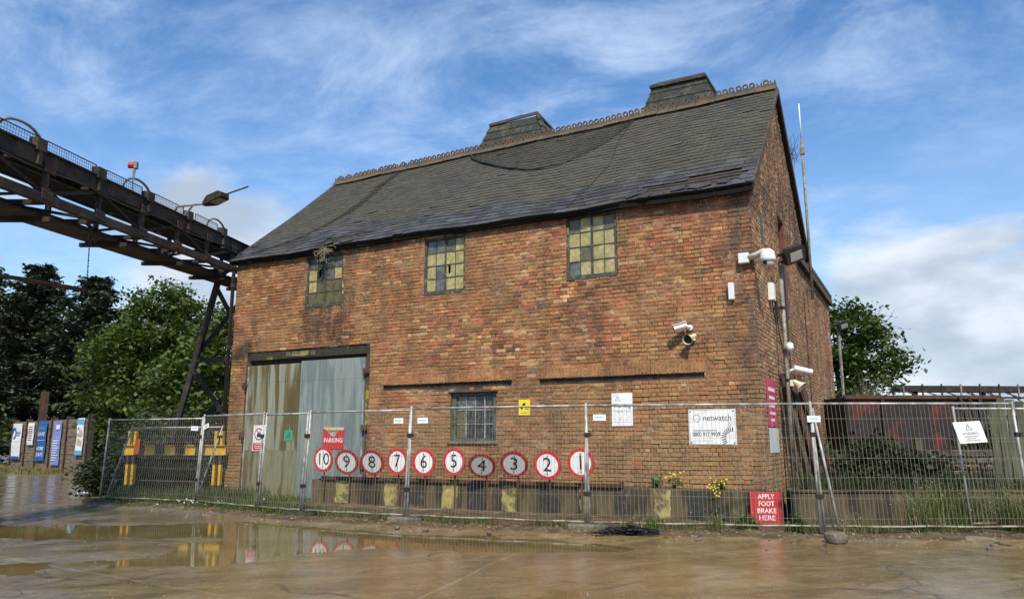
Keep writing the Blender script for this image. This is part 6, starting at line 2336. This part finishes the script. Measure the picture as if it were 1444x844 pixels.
DC = (0.034, 0.050, 0.024)
conifer('conifer', 'tallest dark conifer behind the white banners', (-31.6, 50.5, 0), 13.2, 4.6, 5, DC)
conifer('conifer', 'dark conifer beside the large round tree', (-25.8, 47.0, 0), 11.6, 4.2, 6, DC)
conifer('conifer', 'dark conifer at the outer edge beyond the rusty column', (-37.0, 52.5, 0), 13.8, 4.6, 8, DC)
conifer('conifer', 'lower conifer filling in behind the blue and lilac banners', (-23.8, 47.0, 0), 8.6, 3.6, 9, DC)

# bushes and undergrowth
for k, (x, y, rx, h, lab) in enumerate([
        (-9.7, 21.9, 1.0, 1.35, 'dark bush behind the striped barrier at its outer end'),
        (-8.3, 22.4, 1.0, 1.25, 'dark bush behind the striped barrier near the brick corner'),
        (-11.0, 21.6, .7, 1.1, 'low bush at the outer end of the mesh fence'),
        (-10.2, 25.5, 1.6, 2.3, 'tall bush at the foot of the conveyor trestle'),
        (-12.6, 28.0, 1.8, 2.4, 'wide bush below the large round tree'),
        (-15.0, 33.5, 1.7, 2.2, 'wide bush by the black end post of the sleeper wall'),
        (-20.5, 41.0, 2.0, 3.2, 'bush rising over the lilac banner'),
        (-31.5, 46.5, 2.2, 3.2, 'bright bush at the outer end of the sleeper wall'),
        (-35.0, 45.5, 2.0, 2.4, 'low bright bush beyond the outer end of the sleeper wall'),
        (7.4, 16.1, .55, .95, 'ivy bush growing at the foot of the gable'),
        (8.0, 15.6, .42, .5, 'low leafy bush behind the ledge near the gable'),
        (12.6, 20.6, .6, 1.5, 'straggly bush growing up the steel hopper'),
        (13.6, 26.0, 1.3, 2.1, 'green bush beyond the board fence')]):
    broadleaf('bush', lab, (x, y, .5 if x > 5 else 0),
              [(0, 0, h * .62, rx * .75), (rx * .45, -.1, h * .45, rx * .6), (-rx * .5, 0, h * .42, rx * .6), (0, -rx * .3, h * .25, rx * .65)],
              int(45 + 55 * rx), 34, .075 if y < 30 else .12, (0.030, 0.044, 0.015) if y < 27 else (0.046, 0.066, 0.020), 60 + k, .22 if y < 30 else .3, 'bushes', .04, cat='bush')

# brambles arching over the raised ground
t_ = empty('bramble', (9.0, 15.6, .53), 0, 'tangled brambles arching over the raised ground behind the mesh', 'bramble')
q = MB()
rk = random.Random(21)
lp = []
for k in range(60):
    a = Vector((rk.uniform(-2.6, 3.4), rk.uniform(-.9, 1.0), 0))
    if a.x < -1.6 and a.y > .2:
        a.y = -.4
    d = Vector((rk.gauss(0, .6), rk.gauss(0, .3), 0))
    h_ = rk.uniform(.3, .9)
    pts = [a, a + d * .35 + Vector((0, 0, h_ * .7)), a + d * .8 + Vector((0, 0, h_)), a + d * 1.3 + Vector((0, 0, h_ * .75))]
    q.tube(pts, [.008, .007, .005, .003], 4)
    for _ in range(16):
        i_ = rk.randrange(1, 3)
        lp.append(np.array(pts[i_].lerp(pts[i_ + 1], rk.random())) + np.array([rk.gauss(0, .05), rk.gauss(0, .05), rk.gauss(0, .05)]))
o = q.obj('canes', M_BARK, t_); o['kind'] = 'stuff'
rb_ = np.random.default_rng(4)
qv = leaf_quads(np.array(lp), .05, rb_, .5)
link('leaves', quads_mesh('leaves', qv, np.array((0.055, 0.075, 0.022)) * rb_.uniform(.5, 1.4, (len(qv), 1)), M_LEAF), t_)

# far belt of trees that closes the horizon
rb_ = np.random.default_rng(14)
n = 14000
an = np.concatenate([rb_.uniform(R(122), R(172), n // 2), rb_.uniform(R(8), R(54), n // 2)])
rad = rb_.uniform(120, 135, n)
top_ = 4 + 5 * vn(an * 26, np.full(n, 2.2)) + 3 * vn(an * 90, np.full(n, 5.2))
cpos = np.stack([rad * np.cos(an), rad * np.sin(an), top_ * rb_.random(n) ** .7], 1)
qv = leaf_quads(cpos, .6, rb_, .3)
tag(link('far_woodland', quads_mesh('far_woodland', qv, np.array((0.045, 0.062, 0.028)) * rb_.uniform(.6, 1.3, (n, 1)), M_LEAF), None), 'distant belt of trees along the horizon', 'woodland', kind='stuff')

# bare twiggy shrub
t_ = empty('bare_shrub', (13.4, 30.0, 0), 0, 'bare grey twiggy shrub against the sky beside the green tree', 'shrub')
q = MB()
rt = random.Random(12)


def twig(p_, d, L, r_, depth):
    e = p_ + d * L
    q.tube([p_, p_.lerp(e, .5) + Vector((rt.gauss(0, .03), rt.gauss(0, .03), 0)), e], [r_, r_ * .8, r_ * .5], 5)
    if depth:
        for _ in range(3):
            nd = (d + Vector((rt.gauss(0, .42), rt.gauss(0, .42), rt.gauss(.1, .25)))).normalized()
            twig(p_.lerp(e, rt.uniform(.45, 1)), nd, L * rt.uniform(.55, .8), r_ * .55, depth - 1)


for k in range(5):
    twig(Vector((rt.uniform(-.6, .9), rt.uniform(-.3, .3), 0)), Vector((rt.gauss(.12, .2), 0, 1)).normalized(), 2.0, .035, 3)
q.obj('branches', pmat('grey_twig', (.16, .13, .10), .9, bump=0), t_)


# ---- grass and weeds
def blades(pts, h, w_, r, bend=.45, col=(0.09, 0.12, 0.03), cvar=.3):
    n = len(pts)
    hh_ = h * r.uniform(.5, 1.2, n)
    a = r.uniform(0, 2 * np.pi, n)
    d = np.stack([np.cos(a), np.sin(a), np.zeros(n)], 1)
    sd = np.stack([-np.sin(a), np.cos(a), np.zeros(n)], 1) * (w_ * r.uniform(.6, 1.3, n))[:, None]
    bd = bend * r.uniform(.1, 1.0, n)
    up = np.array([0, 0, 1.0])
    p1 = pts + up * (hh_ * .55)[:, None] + d * (hh_ * bd * .3)[:, None]
    p2 = pts + up * (hh_ * (1 - .28 * bd))[:, None] + d * (hh_ * bd * .95)[:, None]
    q1 = np.stack([pts - sd, pts + sd, p1 + sd * .8, p1 - sd * .8], 1)
    q2 = np.stack([p1 - sd * .8, p1 + sd * .8, p2 + sd * .12, p2 - sd * .12], 1)
    c = np.array(col) * r.uniform(1 - cvar, 1 + cvar, n)[:, None]
    return np.concatenate([q1, q2]), np.concatenate([c, c]), p2


def ground_z(x, y):
    return yard_height(np.asarray(x), np.asarray(y))[0]


r = np.random.default_rng(77)
# short weeds along the fence foot
P = []
for k, ((ax, ay), (bx, by)) in enumerate(zip(FENCE[:-1], FENCE[1:])):
    L = math.hypot(bx - ax, by - ay)
    n = int(L * (520 if k < 3 else 170))
    tt = r.random(n)
    keep = vn(ax + (bx - ax) * tt * 1 + 50 + tt * L * 1.4, np.full(n, 3.3 + k)) > (.25 if k < 3 else .5)
    off = r.normal(.30 if k < 3 else .16, .32 if k < 3 else .17, n)
    x = ax + (bx - ax) * tt - (by - ay) / L * off * 1
    y = ay + (by - ay) * tt + (bx - ax) / L * off * 1
    P.append(np.stack([x, y, ground_z(x, y) - .01], 1)[keep])
P = np.concatenate(P)
qv, cc, _ = blades(P, .19, .006, r, .7, (0.085, 0.115, 0.030))
tag(link('weeds', quads_mesh('weeds', qv, cc, M_GRASS), None), 'short green weeds and grass along the fence foot', 'weeds', kind='stuff')
# rough grass between fence and door and round the barrier
n = 9000
x = r.uniform(-12.2, -6.0, n); y = r.uniform(16.5, 24.0, n)
fs_ = fence_side(x, y)
inw = (fs_ < -.1) & (((np.stack([x, y], 1) - np.array([BO.x, BO.y])) @ np.array([BY.x, BY.y])) < -.15)
x, y = x[inw], y[inw]
qv, cc, _ = blades(np.stack([x, y, ground_z(x, y) - .01], 1), .34, .009, r, .6, (0.062, 0.085, 0.026))
n = 2600
x = r.uniform(-8.0, -4.0, n); s_ = r.uniform(0, 1, n)
pA_ = np.array([BO + BX * -13.2 + BY * -.4])[0]; pB_ = np.array([BO + BX * -10.4 + BY * -.4])[0]
px_ = pA_[None, :] + (pB_ - pA_)[None, :] * s_[:, None] + r.normal(0, .25, (n, 1)) * np.array([[BY.x, BY.y, 0]]) - np.array([[BY.x, BY.y, 0]]) * r.uniform(0, 1.8, (n, 1))
px_[:, 2] = ground_z(px_[:, 0], px_[:, 1]) - .01
qv2, cc2, _ = blades(px_, .17, .008, r, .7, (0.085, 0.125, 0.030))
tag(link('rough_grass', quads_mesh('rough_grass', np.concatenate([qv, qv2]), np.concatenate([cc, cc2]), M_GRASS), None), 'rough dark grass behind the leaning fence panels and before the doors', 'grass', kind='stuff')


# tall seeding grass clumps by the ledge
def tall_clump(x0, x1, y0, y1, n, h, seed, label, pale=.35):
    r = np.random.default_rng(seed)
    k = max(4, int(n / 120))
    cx, cy = r.uniform(x0, x1, k), r.uniform(y0, y1, k)
    i = r.integers(0, k, n)
    x = cx[i] + r.normal(0, .09, n); y = cy[i] + r.normal(0, .06, n)
    p_ = np.stack([x, y, ground_z(x, y) - .01], 1)
    pl_ = r.random(n) < pale
    a, b_, tip = blades(p_, h, .005, r, .75, (0.085, 0.125, 0.030), .3)
    cb = b_.copy()
    both = np.concatenate([pl_, pl_])
    cb[both] = np.array((0.30, 0.25, 0.12)) * r.uniform(.7, 1.2, both.sum())[:, None]
    hd_ = tip[pl_ & (r.random(n) < .45)]
    m_ = len(hd_)
    d = r.normal(size=(m_, 3)); d[:, 2] = .2; d /= np.linalg.norm(d, axis=1, keepdims=True)
    sd = np.cross(d, np.array([0, 0, 1.0])); sd /= np.linalg.norm(sd, axis=1, keepdims=True)
    L = r.uniform(.04, .08, (m_, 1))
    hv = np.stack([hd_, hd_ + d * L * .5 + sd * .009, hd_ + d * L - np.array([0, 0, .02]), hd_ + d * L * .5 - sd * .009], 1)
    hc = np.array((0.50, 0.43, 0.28)) * r.uniform(.8, 1.2, (m_, 1))
    tag(link('tall_grass', quads_mesh('tall_grass', np.concatenate([a, hv]), np.concatenate([cb, hc]), M_GRASS), None), label, 'grass', kind='stuff')


tall_clump(6.25, 7.3, 12.35, 13.4, 900, .72, 1, 'tall seeding grass against the ledge right of the raking prop')
tall_clump(7.4, 9.3, 12.2, 13.3, 1300, .70, 2, 'tall straw coloured grass under the warning plate panel', .40)
tall_clump(4.95, 5.5, 12.3, 12.7, 110, .3, 5, 'thin grass growing around the concrete block')
tall_clump(1.6, 4.3, 12.45, 13.1, 520, .26, 3, 'low green weeds in front of the plinth below the security board', .12)
# pale verge on the far left
n = 6000
x = r.uniform(-40, -21, n)
y0_ = WA.y + (x - WA.x) * (wd_.y / wd_.x)
y = y0_ + r.uniform(-2.6, -.1, n) + np.where(x < WA.x, r.uniform(0, 3, n), 0)
qv, cc, _ = blades(np.stack([x, y, ground_z(x, y) - .02], 1), .24, .018, r, .6, (0.19, 0.165, 0.06), .35)
tag(link('verge_grass', quads_mesh('verge_grass', qv, cc, M_GRASS), None), 'dry yellowish verge grass at the foot of the sleeper wall', 'grass', kind='stuff')
# weeds and brambles on the raised ground
n = 5200
x = r.uniform(5.2, 13, n); y = r.uniform(14.1, 17.2, n)
ok = x > 4.95 + (y - 14.2) * .56
x, y = x[ok], y[ok]
qv, cc, _ = blades(np.stack([x, y, np.full(len(x), .53)], 1), .36, .010, r, .8, (0.040, 0.052, 0.018), .5)
tag(link('terrace_weeds', quads_mesh('terrace_weeds', qv, cc, M_GRASS), None), 'mixed weeds growing on the raised ground behind the ledge', 'weeds', kind='stuff')


def ragwort(label, loc, h, seed, flowers=True, leaves=40):
    t_ = empty('ragwort', loc, 0, label, 'plant')
    rr_ = random.Random(seed)
    r = np.random.default_rng(seed)
    st, fl = MB(), MB()
    pts = []
    for k in range(5):
        tip = Vector((rr_.gauss(0, .09), rr_.gauss(0, .06), h * rr_.uniform(.75, 1.05)))
        mid_ = tip * .5 + Vector((rr_.gauss(0, .03), rr_.gauss(0, .03), 0))
        st.tube([(0, 0, 0), mid_, tip], [.007, .005, .003], 5)
        for _ in range(leaves // 5):
            f = rr_.random()
            pts.append(np.array(mid_ * 2 * f if f < .5 else mid_.lerp(tip, (f - .5) * 2)) + r.normal(0, .045, 3))
        if flowers:
            for _ in range(3):
                c = tip + Vector((rr_.gauss(0, .04), rr_.gauss(0, .03), rr_.gauss(0, .03)))
                n_ = 8
                fl.add([c + Vector((.016 * math.cos(6.283 * i / n_), -.006, .016 * math.sin(6.283 * i / n_))) for i in range(n_)] + [c + Vector((0, -.016, 0)), c + Vector((0, .004, 0))],
                       [(i, (i + 1) % n_, n_) for i in range(n_)] + [((i + 1) % n_, i, n_ + 1) for i in range(n_)])
    st.obj('stem', M_BARK, t_)
    pts = np.array(pts); pts[:, 2] = np.maximum(pts[:, 2], .02)
    qv = leaf_quads(pts, .05, r, .3, 1.3)
    link('leaves', quads_mesh('leaves', qv, np.array((0.085, 0.125, 0.035)) * r.uniform(.7, 1.3, (len(qv), 1)), M_LEAF), t_)
    if flowers:
        o = fl.obj('flower_heads', M_PETAL, t_)
        o['kind'] = 'stuff'


g = on_ground(1016, 752)
ragwort('yellow flowering ragwort in front of the plinth left of the brake sign', (g.x, g.y + .25, .04), .72, 3)
ragwort('small yellow flowering weed on the plinth top against the brick', B(-1.62, -.2, .585), .26, 4, True, 16)
ragwort('leafy green weed on the plinth top below the fragile roof board', B(-1.95, -.25, .585), .20, 5, False, 60)
ragwort('yellow tipped weed on the plinth top below the security board', B(-.75, -.3, .585), .16, 6, True, 40)
g = on_ground(1064, 755)
ragwort('bushy green weed at the foot of the brake sign', (g.x, g.y + .2, .03), .26, 7, False, 90)
g = on_ground(1130, 757)
ragwort('green weed between the brake sign and the concrete block', (g.x, g.y + .15, .03), .30, 8, False, 80)
# white flowers by the fence
wf = empty('daisy_patch', (F_[1][0] + .2, F_[1][1] - .35, .03), 0, 'scatter of small white daisies by the second fence foot', 'flowers')
q, q2 = MB(), MB()
for k in range(13):
    c = Vector((rt.gauss(0, .75), rt.gauss(-.0, .14), rt.uniform(.08, .2)))
    q2.tube([(c.x, c.y, 0), c], .003, 4)
    q.add([c + Vector((.015 * math.cos(6.283 * i / 7), -.003, .015 * math.sin(6.283 * i / 7))) for i in range(7)] + [c + Vector((0, -.012, .004))], [(i, (i + 1) % 7, 7) for i in range(7)])
o = q.obj('flower_heads', M_WHITE, wf)
o['kind'] = 'stuff'
o = q2.obj('stems', M_BARK, wf); o['kind'] = 'stuff'

# ---- clods, gravel and leaf litter on the mud bank
n = 3200
P = []
for k, ((ax, ay), (bx, by)) in enumerate(zip(FENCE[:-1], FENCE[1:])):
    L = math.hypot(bx - ax, by - ay)
    m_ = int(n * L / 26)
    tt = r.random(m_)
    off = r.gamma(2.0, .22, m_) - .15
    P.append(np.stack([ax + (bx - ax) * tt + (by - ay) / L * off, ay + (by - ay) * tt - (bx - ax) / L * off], 1))
P = np.concatenate(P + [np.stack([r.uniform(-9, 8, 1500), r.uniform(5.5, 13, 1500)], 1)])
P = P[yard_height(P[:, 0], P[:, 1])[0] > -.012]
z = ground_z(P[:, 0], P[:, 1])
s_ = np.where(np.arange(len(P)) < len(P) - 1300, .008 + .024 * r.random(len(P)) ** 3, .003 + .008 * r.random(len(P)) ** 2)
base = np.array([(1, 1, -.4), (-1, 1, -.4), (-1, -1, -.4), (1, -1, -.4), (.6, .5, .7), (-.6, .6, .7), (-.5, -.6, .7), (.6, -.5, .7)], float)
fc = np.array([(4, 5, 6, 7), (0, 1, 5, 4), (1, 2, 6, 5), (2, 3, 7, 6), (3, 0, 4, 7)])
vs = base[None] * s_[:, None, None] * r.uniform(.6, 1.3, (len(P), 8, 3))
an = r.uniform(0, 6.28, len(P))
rx_ = vs[:, :, 0] * np.cos(an)[:, None] - vs[:, :, 1] * np.sin(an)[:, None]
ry_ = vs[:, :, 0] * np.sin(an)[:, None] + vs[:, :, 1] * np.cos(an)[:, None]
vs = np.stack([rx_ + P[:, 0:1], ry_ + P[:, 1:2], vs[:, :, 2] * .7 + z[:, None]], 2)
qv = vs[:, fc, :].reshape(-1, 4, 3)
cc = np.repeat(np.array([(0.12, 0.085, 0.05), (0.20, 0.16, 0.11), (0.07, 0.05, 0.03), (0.15, 0.10, 0.05)])[r.integers(0, 4, len(P))], 5, axis=0)
M_CLOD = pmat('clod', None, .9, attr=True, bump=.3)
tag(link('rubble', quads_mesh('rubble', qv, cc, M_CLOD), None), 'scattered clods and gravel along the mud bank', 'rubble', kind='stuff')
